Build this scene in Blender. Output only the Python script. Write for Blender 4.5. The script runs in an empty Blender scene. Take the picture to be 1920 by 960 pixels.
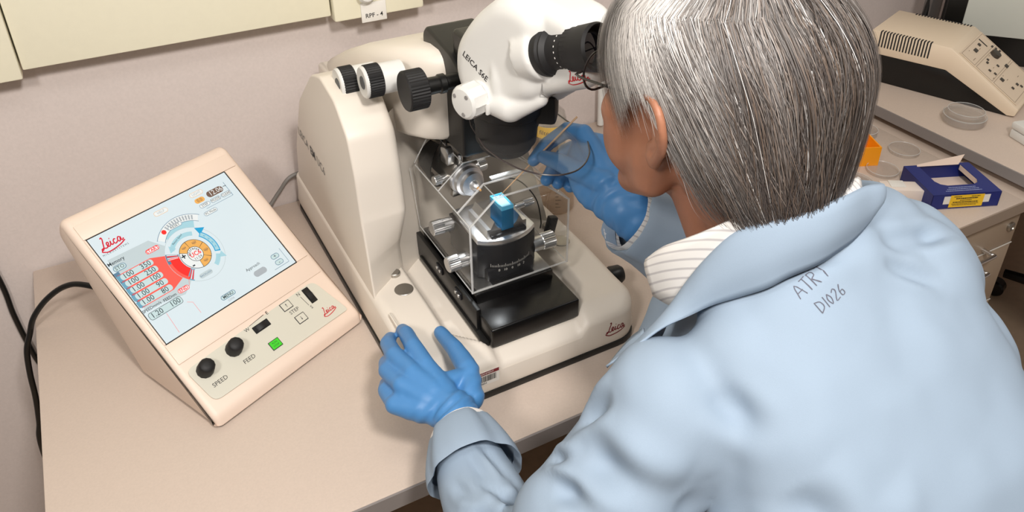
import bpy, bmesh, math, random
import numpy as np
from mathutils import Vector, Matrix, Euler
from mathutils.bvhtree import BVHTree
random.seed(7); rng = np.random.default_rng(7)
S = bpy.context.scene; COL = S.collection
PI = math.pi
# ---------------- camera ----------------
cam = bpy.data.cameras.new('camera'); cam_o = bpy.data.objects.new('camera', cam); COL.objects.link(cam_o)
def cam_axes(p, r, y):
    Rz = Matrix.Rotation(y, 3, 'Z')
    f = Rz @ Vector((0, math.cos(p), -math.sin(p))); x = Rz @ Vector((1, 0, 0)); u = Rz @ Vector((0, math.sin(p), math.cos(p)))
    return math.cos(r)*x + math.sin(r)*u, -math.sin(r)*x + math.cos(r)*u, f
RT, UP, FW = cam_axes(.535, -.010, -.487)
cam_o.matrix_world = Matrix(((RT.x, UP.x, -FW.x, 0), (RT.y, UP.y, -FW.y, 0), (RT.z, UP.z, -FW.z, 1.65), (0, 0, 0, 1)))
cam.sensor_width = 36; cam.lens = 1535/1920*36; cam.shift_y = -160/1920; cam.clip_start = .02
S.camera = cam_o
# ---------------- light ----------------
def srgb(r, g, b):
    f = lambda c: (c/255/12.92) if c/255 <= .04045 else ((c/255+.055)/1.055)**2.4
    return (f(r), f(g), f(b), 1)
W = bpy.data.worlds.new('room_light'); S.world = W; W.use_nodes = True
W.node_tree.nodes['Background'].inputs[0].default_value = (1.0, .90, .80, 1); W.node_tree.nodes['Background'].inputs[1].default_value = .21
def area(name, loc, target, size, power, color, sy=None):
    l = bpy.data.lights.new(name, 'AREA'); l.energy = power; l.size = size; l.color = color
    if sy: l.shape = 'RECTANGLE'; l.size_y = sy
    o = bpy.data.objects.new(name, l); COL.objects.link(o); o.location = loc
    o.rotation_euler = (Vector(target)-Vector(loc)).to_track_quat('-Z', 'Y').to_euler(); return o
area('bounced_flash', (.24, -.30, 2.34), (.45, .95, .85), .20, 25, (1, .95, .90))
area('bounced_flash', (-.62, -.10, 2.12), (.45, .85, .95), .22, 14, (1, .95, .90))
area('added_fill_panel', (.1, .25, 2.62), (.3, .7, 0), 1.2, 7, (1, .97, .92), .35)  # unseen overhead panel added so metal and screen have something to reflect
area('added_fill_panel', (1.5, .25, 2.62), (1.4, .5, 0), 1.2, 7, (1, .97, .92), .35)  # second added panel, out of view, for reflections and fill
S.cycles.transparent_max_bounces = 32
S.view_settings.view_transform = 'Standard'; S.view_settings.look = 'None'; S.view_settings.gamma = 1; S.view_settings.exposure = -.09
# ---------------- materials ----------------
MT = {}
def mat(name, rgb, rough=.5, metal=0., bump=0., scale=80., var=0., emit=0., coat=0., sss=0., aniso=None, spec=.5, bdist=.002):
    if name in MT: return MT[name]
    m = bpy.data.materials.new(name); m.use_nodes = True; N = m.node_tree.nodes; L = m.node_tree.links; b = N['Principled BSDF']
    c = srgb(*rgb); b.inputs['Base Color'].default_value = c
    b.inputs['Roughness'].default_value = rough; b.inputs['Metallic'].default_value = metal
    b.inputs['Coat Weight'].default_value = coat; b.inputs['Specular IOR Level'].default_value = spec
    if sss: b.inputs['Subsurface Weight'].default_value = sss; b.inputs['Subsurface Radius'].default_value = (.01, .004, .002)
    if emit: b.inputs['Emission Color'].default_value = c; b.inputs['Emission Strength'].default_value = emit
    if var or bump:
        t = N.new('ShaderNodeTexCoord'); n = N.new('ShaderNodeTexNoise'); n.inputs['Scale'].default_value = scale; n.inputs['Detail'].default_value = 5
        if aniso:
            mp = N.new('ShaderNodeMapping'); mp.inputs['Scale'].default_value = aniso; L.new(t.outputs['Object'], mp.inputs['Vector']); L.new(mp.outputs['Vector'], n.inputs['Vector'])
        else: L.new(t.outputs['Object'], n.inputs['Vector'])
        if var:
            r = N.new('ShaderNodeValToRGB'); r.color_ramp.elements[0].position = .3; r.color_ramp.elements[1].position = .7
            r.color_ramp.elements[0].color = [x*(1-var) for x in c[:3]]+[1]; r.color_ramp.elements[1].color = [min(1, x*(1+var)) for x in c[:3]]+[1]
            L.new(n.outputs['Fac'], r.inputs['Fac']); L.new(r.outputs['Color'], b.inputs['Base Color'])
        if bump:
            bp = N.new('ShaderNodeBump'); bp.inputs['Strength'].default_value = bump; bp.inputs['Distance'].default_value = bdist
            L.new(n.outputs['Fac'], bp.inputs['Height']); L.new(bp.outputs['Normal'], b.inputs['Normal'])
    MT[name] = m; return m
def clear(name, tint, ior=1.45, body=.0, rough=.02):
    m = bpy.data.materials.new(name); m.use_nodes = True; N = m.node_tree.nodes; L = m.node_tree.links
    N.remove(N['Principled BSDF']); out = N['Material Output']
    tr = N.new('ShaderNodeBsdfTransparent'); tr.inputs[0].default_value = (*tint, 1)
    gl = N.new('ShaderNodeBsdfGlossy'); gl.inputs['Roughness'].default_value = rough
    lw = N.new('ShaderNodeLayerWeight'); pw = N.new('ShaderNodeMath'); pw.operation = 'POWER'; pw.inputs[1].default_value = 4; L.new(lw.outputs['Facing'], pw.inputs[0])
    fr = N.new('ShaderNodeMath'); fr.operation = 'MULTIPLY_ADD'; fr.inputs[1].default_value = .5; fr.inputs[2].default_value = .025; L.new(pw.outputs[0], fr.inputs[0])
    mx = N.new('ShaderNodeMixShader'); L.new(fr.outputs[0], mx.inputs[0]); L.new(tr.outputs[0], mx.inputs[1]); L.new(gl.outputs[0], mx.inputs[2])
    last = mx
    if body:
        df = N.new('ShaderNodeBsdfDiffuse'); df.inputs[0].default_value = (.85, .85, .85, 1)
        m2 = N.new('ShaderNodeMixShader'); m2.inputs[0].default_value = body; L.new(mx.outputs[0], m2.inputs[1]); L.new(df.outputs[0], m2.inputs[2]); last = m2
    L.new(last.outputs[0], out.inputs[0]); MT[name] = m; return m
CREAM = mat('cream_plastic', (222, 213, 201), .42, bump=.06, scale=900, bdist=.0004)
PANELC = mat('control_cream', (226, 206, 190), .45, bump=.05, scale=900, bdist=.0004)
KEYPAD = mat('keypad_foil', (203, 200, 186), .5)
WHITE = mat('white_plastic', (216, 215, 211), .35)
BLK = mat('black_plastic', (12, 12, 12), .38, bump=.1, scale=600, bdist=.0004)
BLKG = mat('black_gloss', (12, 11, 11), .26, var=.2, scale=60)
BLKM = mat('black_anodised', (22, 22, 26), .45, metal=.2)
RUB = mat('black_rubber', (17, 16, 17), .6)
STEEL = mat('brushed_steel', (226, 226, 226), .3, metal=1, bump=.15, scale=300, aniso=(1, 1, 8), bdist=.0003)
STEELD = mat('dark_steel', (176, 172, 166), .38, metal=1)
ALU = mat('aluminium', (235, 237, 240), .38, metal=1)
WORK = mat('worktop_laminate', (196, 180, 167), .48, var=.03, scale=350, bump=.03)
EDGE = mat('grey_edge_band', (132, 126, 124), .5)
WALLM = mat('wall_paint', (208, 197, 192), .85, var=.03, scale=220, bump=.15)
CAB = mat('cabinet_cream', (231, 226, 203), .5, var=.01, scale=90)
DRAW = mat('drawer_taupe', (178, 160, 140), .5)
FLOORM = mat('floor_vinyl', (190, 165, 140), .5, var=.06, scale=40)
INK = mat('black_ink', (30, 28, 30), .6); GREYINK = mat('grey_ink', (135, 132, 130), .6)
RED = mat('red_ink', (190, 22, 34), .5); DRED = mat('dark_red_ink', (120, 22, 34), .5)
PAPER = mat('white_label', (225, 222, 216), .6)
YEL = mat('yellow_label', (235, 190, 35), .55)
# ---------------- mesh helpers ----------------
def prop(o, label=None, cat=None, group=None, kind=None):
    for k, v in (('label', label), ('category', cat), ('group', group), ('kind', kind)):
        if v: o[k] = v
    return o
def thing(name, label, cat, loc=(0, 0, 0), rz=0, group=None):
    o = bpy.data.objects.new(name, None); o.empty_display_size = .05; COL.objects.link(o); o.location = loc; o.rotation_euler = (0, 0, rz)
    return prop(o, label, cat, group)
def mk(name, vfs, mats, parent=None, mtx=None, smooth=40, label=None, kind=None):
    """vfs: list of (V,F) or (V,F,matindex); vertices in the parent's local frame"""
    if isinstance(vfs, tuple): vfs = [vfs]
    if not isinstance(mats, (list, tuple)): mats = [mats]
    V = []; F = []; MI = []
    for p in vfs:
        o = len(V); V += [tuple(v) for v in p[0]]; F += [tuple(i+o for i in f) for f in p[1]]; MI += [p[2] if len(p) > 2 else 0]*len(p[1])
    me = bpy.data.meshes.new(name); me.from_pydata(V, [], F)
    for m in mats: me.materials.append(m)
    me.polygons.foreach_set('material_index', MI)
    if smooth:
        me.polygons.foreach_set('use_smooth', [True]*len(F)); me.set_sharp_from_angle(angle=math.radians(smooth))
    me.validate(); me.update()
    o = bpy.data.objects.new(name, me); COL.objects.link(o)
    if parent: o.parent = parent
    if mtx is not None: o.matrix_local = mtx
    return prop(o, label, kind=kind)
def X(vf, loc=(0, 0, 0), rot=(0, 0, 0), m=None):
    M = m if m is not None else Matrix.Translation(loc) @ Euler(rot).to_matrix().to_4x4()
    return ([M @ Vector(v) for v in vf[0]],)+tuple(vf[1:])
def bmvf(bm):
    bm.normal_update(); bm.verts.index_update(); r = ([v.co.copy() for v in bm.verts], [[v.index for v in f.verts] for f in bm.faces]); bm.free(); return r
def box(x0, x1, y0, y1, z0, z1, bev=0, seg=2):
    bm = bmesh.new(); bmesh.ops.create_cube(bm, size=1)
    for v in bm.verts: v.co = Vector(((x0+x1)/2+v.co.x*(x1-x0), (y0+y1)/2+v.co.y*(y1-y0), (z0+z1)/2+v.co.z*(z1-z0)))
    if bev: bmesh.ops.bevel(bm, geom=bm.edges[:], offset=bev, segments=seg, profile=.5, affect='EDGES')
    return bmvf(bm)
def prism(poly, h0, h1, bev=0, seg=2):
    bm = bmesh.new(); a = [bm.verts.new((x, y, h0)) for x, y in poly]; b = [bm.verts.new((x, y, h1)) for x, y in poly]; n = len(poly)
    bm.faces.new(a[::-1]); bm.faces.new(b)
    for i in range(n): bm.faces.new((a[i], a[(i+1) % n], b[(i+1) % n], b[i]))
    bmesh.ops.recalc_face_normals(bm, faces=bm.faces[:])
    if bev: bmesh.ops.bevel(bm, geom=bm.edges[:], offset=bev, segments=seg, profile=.5, affect='EDGES')
    return bmvf(bm)
def basis(z, up=(0, 0, 1)):
    z = Vector(z).normalized(); x = Vector(up).cross(z)
    if x.length < 1e-4: x = Vector((1, 0, 0)).cross(z)
    x.normalize(); return x, z.cross(x), z
def frameM(o, x, y, z):
    return Matrix(((x[0], y[0], z[0], o[0]), (x[1], y[1], z[1], o[1]), (x[2], y[2], z[2], o[2]), (0, 0, 0, 1)))
def lathe(prof, n=32, p0=(0, 0, 0), d=(0, 0, 1), rib=0, ribd=.0):
    """prof: (r, h, [ribbed]) along axis d from p0"""
    x, y, z = basis(d); p0 = Vector(p0); V = []; F = []; R = []
    for it in prof:
        r, h = it[0], it[1]; rb = len(it) > 2
        if r < 1e-6: V.append(p0+z*h); R.append([len(V)-1])
        else:
            row = []
            for i in range(n):
                a = 2*PI*i/n; rr = r-(ribd if rb and i % 2 else 0)
                V.append(p0+z*h+(x*math.cos(a)+y*math.sin(a))*rr); row.append(len(V)-1)
            R.append(row)
    for a, b in zip(R, R[1:]):
        for i in range(n):
            j = (i+1) % n
            if len(a) == 1 and len(b) == 1: continue
            if len(a) == 1: F.append((a[0], b[j], b[i]))
            elif len(b) == 1: F.append((a[i], a[j], b[0]))
            else: F.append((a[i], a[j], b[j], b[i]))
    return V, [f[::-1] for f in F]if False else F
def cyl(p0, p1, r, n=24, bev=.0, r1=None):
    p0 = Vector(p0); d = Vector(p1)-p0; h = d.length; r1 = r if r1 is None else r1; b = min(bev, h/3)
    pr = [(0, 0), (r-b, 0), (r, b), (r1, h-b), (r1-b, h), (0, h)] if bev else [(0, 0), (r, 0), (r1, h), (0, h)]
    return lathe(pr, n, p0, d)
def spline(pts, n=8):
    P = [Vector(p) for p in pts]; P = [P[0]*2-P[1]]+P+[P[-1]*2-P[-2]]; out = []
    for i in range(1, len(P)-2):
        for k in range(n):
            t = k/n; a, b, c, d = P[i-1:i+3]
            out.append(.5*((2*b)+(c-a)*t+(2*a-5*b+4*c-d)*t*t+(3*b-a-3*c+d)*t**3))
    out.append(P[-2]); return out
def tube(pts, r, n=8, sub=6, flat=1.):
    P = spline(pts, sub) if sub else [Vector(p) for p in pts]; m = len(P)
    rr = r if isinstance(r, (list, tuple)) else [r]*m
    if len(rr) != m: rr = np.interp(np.linspace(0, 1, m), np.linspace(0, 1, len(rr)), rr)
    V = []; F = []; x = None
    for i, p in enumerate(P):
        t = (P[min(i+1, m-1)]-P[max(i-1, 0)]).normalized()
        if x is None: x, y, _ = basis(t)
        else: x = (x-t*x.dot(t)).normalized(); y = t.cross(x)
        for k in range(n):
            a = 2*PI*k/n; V.append(p+x*math.cos(a)*rr[i]+y*math.sin(a)*rr[i]*flat)
    for i in range(m-1):
        for k in range(n): F.append((i*n+k, i*n+(k+1) % n, (i+1)*n+(k+1) % n, (i+1)*n+k))
    F.append(tuple(range(n))[::-1]); F.append(tuple((m-1)*n+k for k in range(n))); return V, F
def loft(rings, caps=True, closed=True):
    n = len(rings[0]); V = [Vector(p) for r in rings for p in r]; F = []
    for i in range(len(rings)-1):
        for k in range(n if closed else n-1):
            F.append((i*n+k, i*n+(k+1) % n, (i+1)*n+(k+1) % n, (i+1)*n+k))
    if caps: F.append(tuple(range(n))[::-1]); F.append(tuple((len(rings)-1)*n+k for k in range(n)))
    return V, F
def offset_poly(P, d):
    P = [Vector((p[0], p[1])) for p in P]; n = len(P); A = sum(P[i].x*P[(i+1) % n].y-P[(i+1) % n].x*P[i].y for i in range(n)); s = 1 if A > 0 else -1; out = []
    for i in range(n):
        e0 = (P[i]-P[i-1]).normalized(); e1 = (P[(i+1) % n]-P[i]).normalized()
        n0 = Vector((-e0.y, e0.x))*s; n1 = Vector((-e1.y, e1.x))*s; b = (n0+n1); b = b.normalized() if b.length > 1e-6 else n0
        out.append(P[i]+b*min(d/max(.35, b.dot(n0)), d*2.2))
    return out
def rpoly(P, r, seg=5):
    """round the corners of a polygon; r number or list"""
    n = len(P); out = []
    for i in range(n):
        p = Vector(P[i][:2]); a = Vector(P[i-1][:2])-p; b = Vector(P[(i+1) % n][:2])-p; ri = r[i] if isinstance(r, (list, tuple)) else r
        ri = min(ri, a.length*.48, b.length*.48)
        if ri < 1e-5: out.append(p); continue
        a = p+a.normalized()*ri; b = p+b.normalized()*ri
        for k in range(seg+1):
            t = k/seg; out.append((1-t)**2*a+2*t*(1-t)*p+t*t*b)
    return out
def pillow(P, h0, h1, R, seg=5, R0=None):
    """extrude 2D outline P from h0 to h1 with rounded rims of radius R (R0 at the h0 side)"""
    R0 = R if R0 is None else R0; rings = []
    for k in range(seg+1):
        a = PI/2*k/seg; rings.append([(q.x, q.y, h0+R0*(1-math.sin(a))) for q in offset_poly(P, R0*(1-math.cos(a)))][:] if False else [(q.x, q.y, h0+R0*(1-math.sin(a))) for q in offset_poly(P, R0*(1-math.cos(a)))])
    lo = [[(q.x, q.y, h0+R0*(1-math.cos(PI/2*k/seg))) for q in offset_poly(P, R0*(1-math.sin(PI/2*k/seg)))] for k in range(seg+1)]
    hi = [[(q.x, q.y, h1-R*(1-math.cos(PI/2*k/seg))) for q in offset_poly(P, R*(1-math.sin(PI/2*k/seg)))] for k in range(seg+1)]
    v, f = loft(lo+hi[::-1]); 
    bm = bmesh.new(); bv = [bm.verts.new(p) for p in v]
    for q in f: bm.faces.new([bv[i] for i in q])
    bmesh.ops.recalc_face_normals(bm, faces=bm.faces[:]); return bmvf(bm)
AX_YZ = Matrix(((0, 0, 1, 0), (1, 0, 0, 0), (0, 1, 0, 0), (0, 0, 0, 1)))   # (a,b,h)->(x=h,y=a,z=b)
AX_XZ = Matrix(((1, 0, 0, 0), (0, 0, 1, 0), (0, 1, 0, 0), (0, 0, 0, 1)))   # (a,b,h)->(x=a,y=h,z=b)
_tc = {}
def text(body, size=1., align='CENTER', bold=0.):
    k = (body, align, bold)
    if k not in _tc:
        c = bpy.data.curves.new('t', 'FONT'); c.body = body; c.size = 1; c.align_x = align; c.align_y = 'CENTER'; c.offset = bold; c.resolution_u = 2
        o = bpy.data.objects.new('t', c); COL.objects.link(o); me = o.to_mesh()
        _tc[k] = ([v.co.copy() for v in me.vertices], [tuple(p.vertices) for p in me.polygons]); o.to_mesh_clear(); bpy.data.objects.remove(o); bpy.data.curves.remove(c)
    V, F = _tc[k]; return [v*size for v in V], F
def snap(vf, obj, d, off=.0004):
    """lay flat lettering onto obj's surface along direction d"""
    bvh = BVHTree.FromPolygons([v.co for v in obj.data.vertices], [p.vertices for p in obj.data.polygons]); d = Vector(d).normalized(); V = []
    for v in vf[0]:
        h = bvh.ray_cast(v-d*.08, d, .2); V.append((h[0]-d*off) if h[0] else v)
    return (V,)+tuple(vf[1:])
def ribbon(pts, w, z=0, sub=5):
    P = spline([(p[0], p[1], 0) for p in pts], sub) if sub else [Vector((p[0], p[1], 0)) for p in pts]; V = []; F = []
    for i, p in enumerate(P):
        t = (P[min(i+1, len(P)-1)]-P[max(i-1, 0)]).normalized(); nn = Vector((-t.y, t.x, 0)); ww = w*(p_w(i/(len(P)-1)))
        V += [p+nn*ww/2+Vector((0, 0, z)), p-nn*ww/2+Vector((0, 0, z))]
    for i in range(len(P)-1): F.append((2*i, 2*i+1, 2*i+3, 2*i+2))
    return V, F
p_w = lambda t: 1
def script_logo():
    """flowing red script wordmark, unit width about 1"""
    st = [[(.13, .46), (.19, .50), (.20, .42), (.13, .25), (.06, .08), (-.02, -.02), (-.06, .02), (.02, .05), (.16, .0)],
          [(.16, .0), (.24, .06), (.32, .16), (.30, .22), (.24, .18), (.23, .07), (.29, .02), (.38, .08)],
          [(.38, .08), (.43, .22)], [(.43, .22), (.40, .08), (.44, .03), (.50, .08)],
          [(.66, .19), (.61, .22), (.54, .15), (.54, .05), (.60, .02), (.69, .08)],
          [(.86, .20), (.79, .22), (.72, .12), (.74, .03), (.80, .05), (.88, .20)], [(.88, .20), (.86, .06), (.90, .03), (.97, .09)],
          [(-.06, -.10), (.1, -.17), (.4, -.16), (.75, -.09), (.98, .0)], [(-.06, -.02), (-.10, -.07), (-.05, -.11)]]
    out = [ribbon([(x-.45, y-.12) for x, y in s], .052, 0, 4) for s in st]
    out.append(([Vector((x-.45, y-.12, 0)) for x, y in ((.43, .29), (.47, .31), (.48, .36), (.44, .34))], [(0, 1, 2, 3)]))
    return out
def join(vfs):
    V = []; F = []
    for p in vfs:
        o = len(V); V += list(p[0]); F += [tuple(i+o for i in f) for f in p[1]]
    return V, F
def ball(c, r, M=None, n=24, k=14):
    """ellipsoid; r number or triple"""
    r = (r, r, r) if not isinstance(r, (tuple, list)) else r; V = []; F = []; R = []
    for j in range(k+1):
        t = PI*j/k
        if j in (0, k): V.append(Vector((0, 0, r[2]*math.cos(t)))); R.append([len(V)-1]*n)
        else: R.append([len(V)+i for i in range(n)]); V += [Vector((r[0]*math.sin(t)*math.cos(2*PI*i/n), r[1]*math.sin(t)*math.sin(2*PI*i/n), r[2]*math.cos(t))) for i in range(n)]
    for j in range(k):
        for i in range(n):
            a, b_, c_, d_ = R[j][i], R[j][(i+1) % n], R[j+1][(i+1) % n], R[j+1][i]; f = []
            for q in (d_, c_, b_, a):
                if q not in f: f.append(q)
            F.append(tuple(f))
    if M is not None: V = [M @ v for v in V]
    return [v+Vector(c) for v in V], F
def limb(P, R, n=20, sq=None):
    """chain of tapered capsules through points P with radii R"""
    out = []
    for i in range(len(P)-1): 
        a, b_ = Vector(P[i]), Vector(P[i+1]); out.append(lathe([(0, 0), (R[i], 0), (R[i+1], (b_-a).length), (0, (b_-a).length)], n, a, b_-a))
    for p, r in zip(P, R): out.append(ball(p, r, None, n, 12))
    return out
def orient(vf):
    bm = bmesh.new(); bv = [bm.verts.new(v) for v in vf[0]]
    for f in vf[1]: bm.faces.new([bv[i] for i in f])
    bmesh.ops.recalc_face_normals(bm, faces=bm.faces[:]); return bmvf(bm)
def blob(name, parts, m, parent, voxel, smooth=6, M=None, fac=.6, deform=None, label=None):
    V, F = join([orient(p) for p in parts])
    me = bpy.data.meshes.new('t'); me.from_pydata([tuple(v) for v in V], [], [tuple(f) for f in F]); o = bpy.data.objects.new('t', me); COL.objects.link(o)
    r = o.modifiers.new('r', 'REMESH'); r.mode = 'VOXEL'; r.voxel_size = voxel
    s = o.modifiers.new('s', 'SMOOTH'); s.factor = fac; s.iterations = smooth
    dg = bpy.context.evaluated_depsgraph_get(); me2 = bpy.data.meshes.new_from_object(o.evaluated_get(dg)); bpy.data.objects.remove(o); bpy.data.meshes.remove(me)
    if deform:
        n = len(me2.vertices); co = np.empty(n*3); me2.vertices.foreach_get('co', co); no = np.empty(n*3); me2.vertices.foreach_get('normal', no)
        co = deform(co.reshape(-1, 3), no.reshape(-1, 3)); me2.vertices.foreach_set('co', co.ravel())
    me2.name = name; me2.materials.clear(); me2.materials.append(m); me2.polygons.foreach_set('use_smooth', [True]*len(me2.polygons)); me2.update()
    o = bpy.data.objects.new(name, me2); COL.objects.link(o); o.parent = parent
    if M is not None: o.matrix_local = M
    return prop(o, label)
# value noise for cloth
_G = rng.random((32, 32, 32))
def vnoise(p):
    q = np.floor(p).astype(int); f = p-q; f = f*f*(3-2*f); o = 0
    for dx in (0, 1):
        for dy in (0, 1):
            for dz in (0, 1):
                w = (f[:, 0] if dx else 1-f[:, 0])*(f[:, 1] if dy else 1-f[:, 1])*(f[:, 2] if dz else 1-f[:, 2])
                o = o+w*_G[(q[:, 0]+dx) % 32, (q[:, 1]+dy) % 32, (q[:, 2]+dz) % 32]
    return o-.5
# ================= setting =================
TZ = .75
prop(mk('floor', box(-1.5, 3.6, -1.5, 1.47, -.02, 0), FLOORM, smooth=0), kind='structure')
prop(mk('wall_back', box(-1.5, 3.6, 1.452, 1.50, 0, 2.7), WALLM, smooth=0), kind='structure')
prop(mk('wall_right', box(3.0, 3.05, -1.5, 1.452, 0, 2.7), WALLM, smooth=0), kind='structure')
# bench
b = thing('lab_bench', 'long beige laminate lab bench carrying the control console and the microtome', 'bench', (0, 0, 0))
mk('worktop', box(-.212, 1.20, .693, 1.448, TZ-.028, TZ, .0015), WORK, b)
mk('edge_band', box(-.212, 1.20, .690, .6932, TZ-.028, TZ-.001), EDGE, b, smooth=0)
mk('apron_rail', box(-.19, 1.18, .74, .76, TZ-.09, TZ-.0285, .001), mat('bronze_metal', (92, 76, 64), .4, metal=.5), b)
mk('steel_rail', box(-.17, 1.16, .722, .739, TZ-.062, TZ-.05, .003), STEEL, b)
for x in (-.15, .92):
    mk('leg', box(x, x+.05, .75, .80, 0, TZ-.0285, .003), EDGE, b); mk('leg', box(x, x+.05, 1.35, 1.40, 0, TZ-.0285, .003), EDGE, b)
mk('modesty_panel', box(-.19, 1.18, 1.40, 1.42, .2, TZ-.0285), mat('dark_panel', (60, 50, 44), .7), b)
# wall cabinet
c = thing('wall_cabinet', 'cream wall cabinet with a small white shelf label above the microtome', 'cabinet', (0, 0, 0))
mk('carcass', box(-0.8717, 1.9485, 1.4270, 1.4515, 1.1454, 1.8500), CAB, c, smooth=0)
mk('door', box(-0.1200, 0.3774, 1.4050, 1.4265, 1.1383, 1.8400, 0.002), CAB, c)
mk('door', box(-0.8512, -0.1226, 1.3988, 1.4265, 1.1259, 1.8400, 0.003), CAB, c)
mk('door', box(0.5564, 1.5896, 1.4071, 1.4265, 1.1403, 1.8400, 0.002), CAB, c)
d = mk('end_panel', box(0.3800, 0.5538, 1.3947, 1.4265, 1.1280, 1.8400, 0.004), CAB, c)
mk('knob', lathe([(0, 0), (.014, .002), (.017, .014), (.012, .020), (0, .021)], 20, (.439, 1.394, 1.176), (0, -1, 0)), WHITE, d)
lb = mk('shelf_label', box(0.4297, 0.4779, 1.3922, 1.3943, 1.1193, 1.1560, 0.0004), PAPER, d, label='white printed shelf label')
mk('label_text', X(X(text('RPF - 4', .0115, bold=.01), m=AX_XZ), (.4538, 1.3917, 1.131)), INK, lb, smooth=0)
# side counter with drawers
sc = thing('side_counter', 'beige worktop section with grey edge under the blue carton and dishes', 'counter')
mk('worktop', box(1.201, 1.555, .737, 1.448, TZ-.028, TZ, .0015), WORK, sc)
mk('edge_band', box(1.201, 1.70, .7345, .7368, TZ-.028, TZ-.001), mat('taupe_edge', (150, 134, 120), .5), sc, smooth=0)
mk('under_top', box(1.556, 1.70, .737, 1.448, TZ-.028, TZ-.001), WORK, sc, smooth=0)
pd = thing('drawer_cabinet', 'taupe drawer pedestal below the side counter at right', 'cabinet')
mk('carcass', box(1.22, 1.60, .775, 1.40, .02, TZ-.029), DRAW, pd, smooth=0)
hz = [(.625, .718), (.47, .620), (.25, .465)]
for i, (z0, z1) in enumerate(hz):
    dr = mk('drawer', box(1.225, 1.598, .755, .774, z0, z1, .0015), DRAW, pd)
    if i < 2:
        zz = z0+.012 if i == 0 else z1-.03
        mk('handle', tube([(1.50, .755, zz), (1.50, .735, zz), (1.495, .728, zz), (1.41, .728, zz), (1.405, .735, zz), (1.405, .755, zz)], .0045, 10, 4), STEEL, dr)
    if i == 0: mk('lock', lathe([(0, .0), (.011, 0), (.011, .004), (.007, .006), (.006, .004), (0, .004)], 24, (1.572, .755, .672), (0, -1, 0)), STEELD, dr)
    mk('white_edge', box(1.226, 1.598, .7535, .7549, z0-.0025, z0), PAPER, pd, smooth=0)
# raised shelf
rs = thing('raised_shelf', 'raised beige equipment shelf with a thick grey front edge', 'shelf')
mk('shelf_top', box(1.577, 2.75, .45, 1.446, .766, .79, .002), WORK, rs)
mk('edge_band', box(1.573, 1.5765, .45, 1.446, .766, .7895), EDGE, rs, smooth=0)
mk('support', box(1.61, 2.72, .47, 1.44, .7505, .7655), mat('shelf_support', (96, 86, 80), .6), rs, smooth=0)
for x in (2.05, 2.68): mk('leg', box(x, x+.04, .5, .54, 0, .75), EDGE, rs)
# ================= ultramicrotome =================
mt = thing('ultramicrotome', 'large cream ultramicrotome with stereo microscope standing on the bench', 'microtome')
def sstep(a, b, x): t = max(0, min(1, (x-a)/(b-a))); return t*t*(3-2*t)
def base_mesh():
    out = rpoly([(.270, .783), (.642, .783), (.642, 1.40), (.270, 1.43)], [.035, .045, .02, .02], 10)
    P = []
    for i in range(len(out)):
        a, c_ = out[i], out[(i+1) % len(out)]; m = max(1, int((c_-a).length/.006))
        for k in range(m): P.append(a.lerp(c_, k/m))
    ctr = Vector((.46, 1.05)); rings = []
    def top(x, y):
        xl = .343+.045*sstep(.87, .80, y); xr = .575-.035*sstep(.87, .80, y)
        zl = sstep(xl+.010, xl-.006, x); zr = sstep(xr-.010, xr+.006, x)
        lip = .004*sstep(.835, .805, y)
        z = .812+.019*max(zl, zr)+lip*(1-max(zl, zr)); return z-.010*sstep(.82, .79, y)*(1)+.006*sstep(.84, .95, y)*max(zl, zr)
    n = len(P); R = .016
    for k in range(3): # wall
        z = (.762, .775, .795)[k]; q = offset_poly(P, (0, -.0012, .0)[k]); rings.append([(p.x, p.y, z) for p in q])
    for k in range(1, 8):
        a = PI/2*k/7; q = offset_poly(P, R*(1-math.cos(a))); rings.append([(p.x, p.y, top(p.x, p.y)-R*(1-math.sin(a))) for p in q])
    inner = offset_poly(P, R)
    for k in range(1, 60):
        t = k/60; rings.append([((p.x*(1-t)+ctr.x*t), (p.y*(1-t)+ctr.y*t), top(p.x*(1-t)+ctr.x*t, p.y*(1-t)+ctr.y*t)) for p in inner])
    return loft(rings)
base = mk('base', base_mesh(), CREAM, mt, smooth=60)
mk('base_skirt', prism([(q.x, q.y) for q in rpoly([(.267, .781), (.645, .781), (.645, 1.40), (.267, 1.425)], [.035, .045, .02, .02], 8)], .7505, .7618, .001), BLK, mt)
mk('arm_rest_cap', pillow(rpoly([(.2775, .86), (.2825, .86), (.2825, .925), (.2775, .925)], .002), .834, .843, .002), CREAM, mt)
wingP = rpoly([(.972, .80), (.985, .885), (1.001, .97), (1.006, 1.035), (1.022, 1.095), (1.068, 1.135), (1.134, 1.147), (1.188, 1.13), (1.30, 1.04), (1.385, .91), (1.425, .78), (1.40, .765), (1.0, .765)], .012, 4)
wv_ = X(pillow(wingP, .274, .350, .016, 5, .004), m=AX_YZ)
wv_ = ([Vector((v.x, v.y+(.8*(v.x-.274)*sstep(.96, .86, v.z) if v.y < 1.1 else 0), v.z)) for v in wv_[0]], wv_[1])
wing = mk('side_pillar', wv_, CREAM, mt, smooth=50)
rw = X(pillow(wingP, .545, .575, .012, 5, .004), m=AX_YZ)
rw = ([Vector((v.x+max(0, 1.04-v.z)*.25, v.y+.07, min(v.z, 1.06+(v.z-1.06)*.2))) for v in rw[0]], rw[1])
mk('side_pillar', rw, CREAM, mt, smooth=50)
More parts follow.
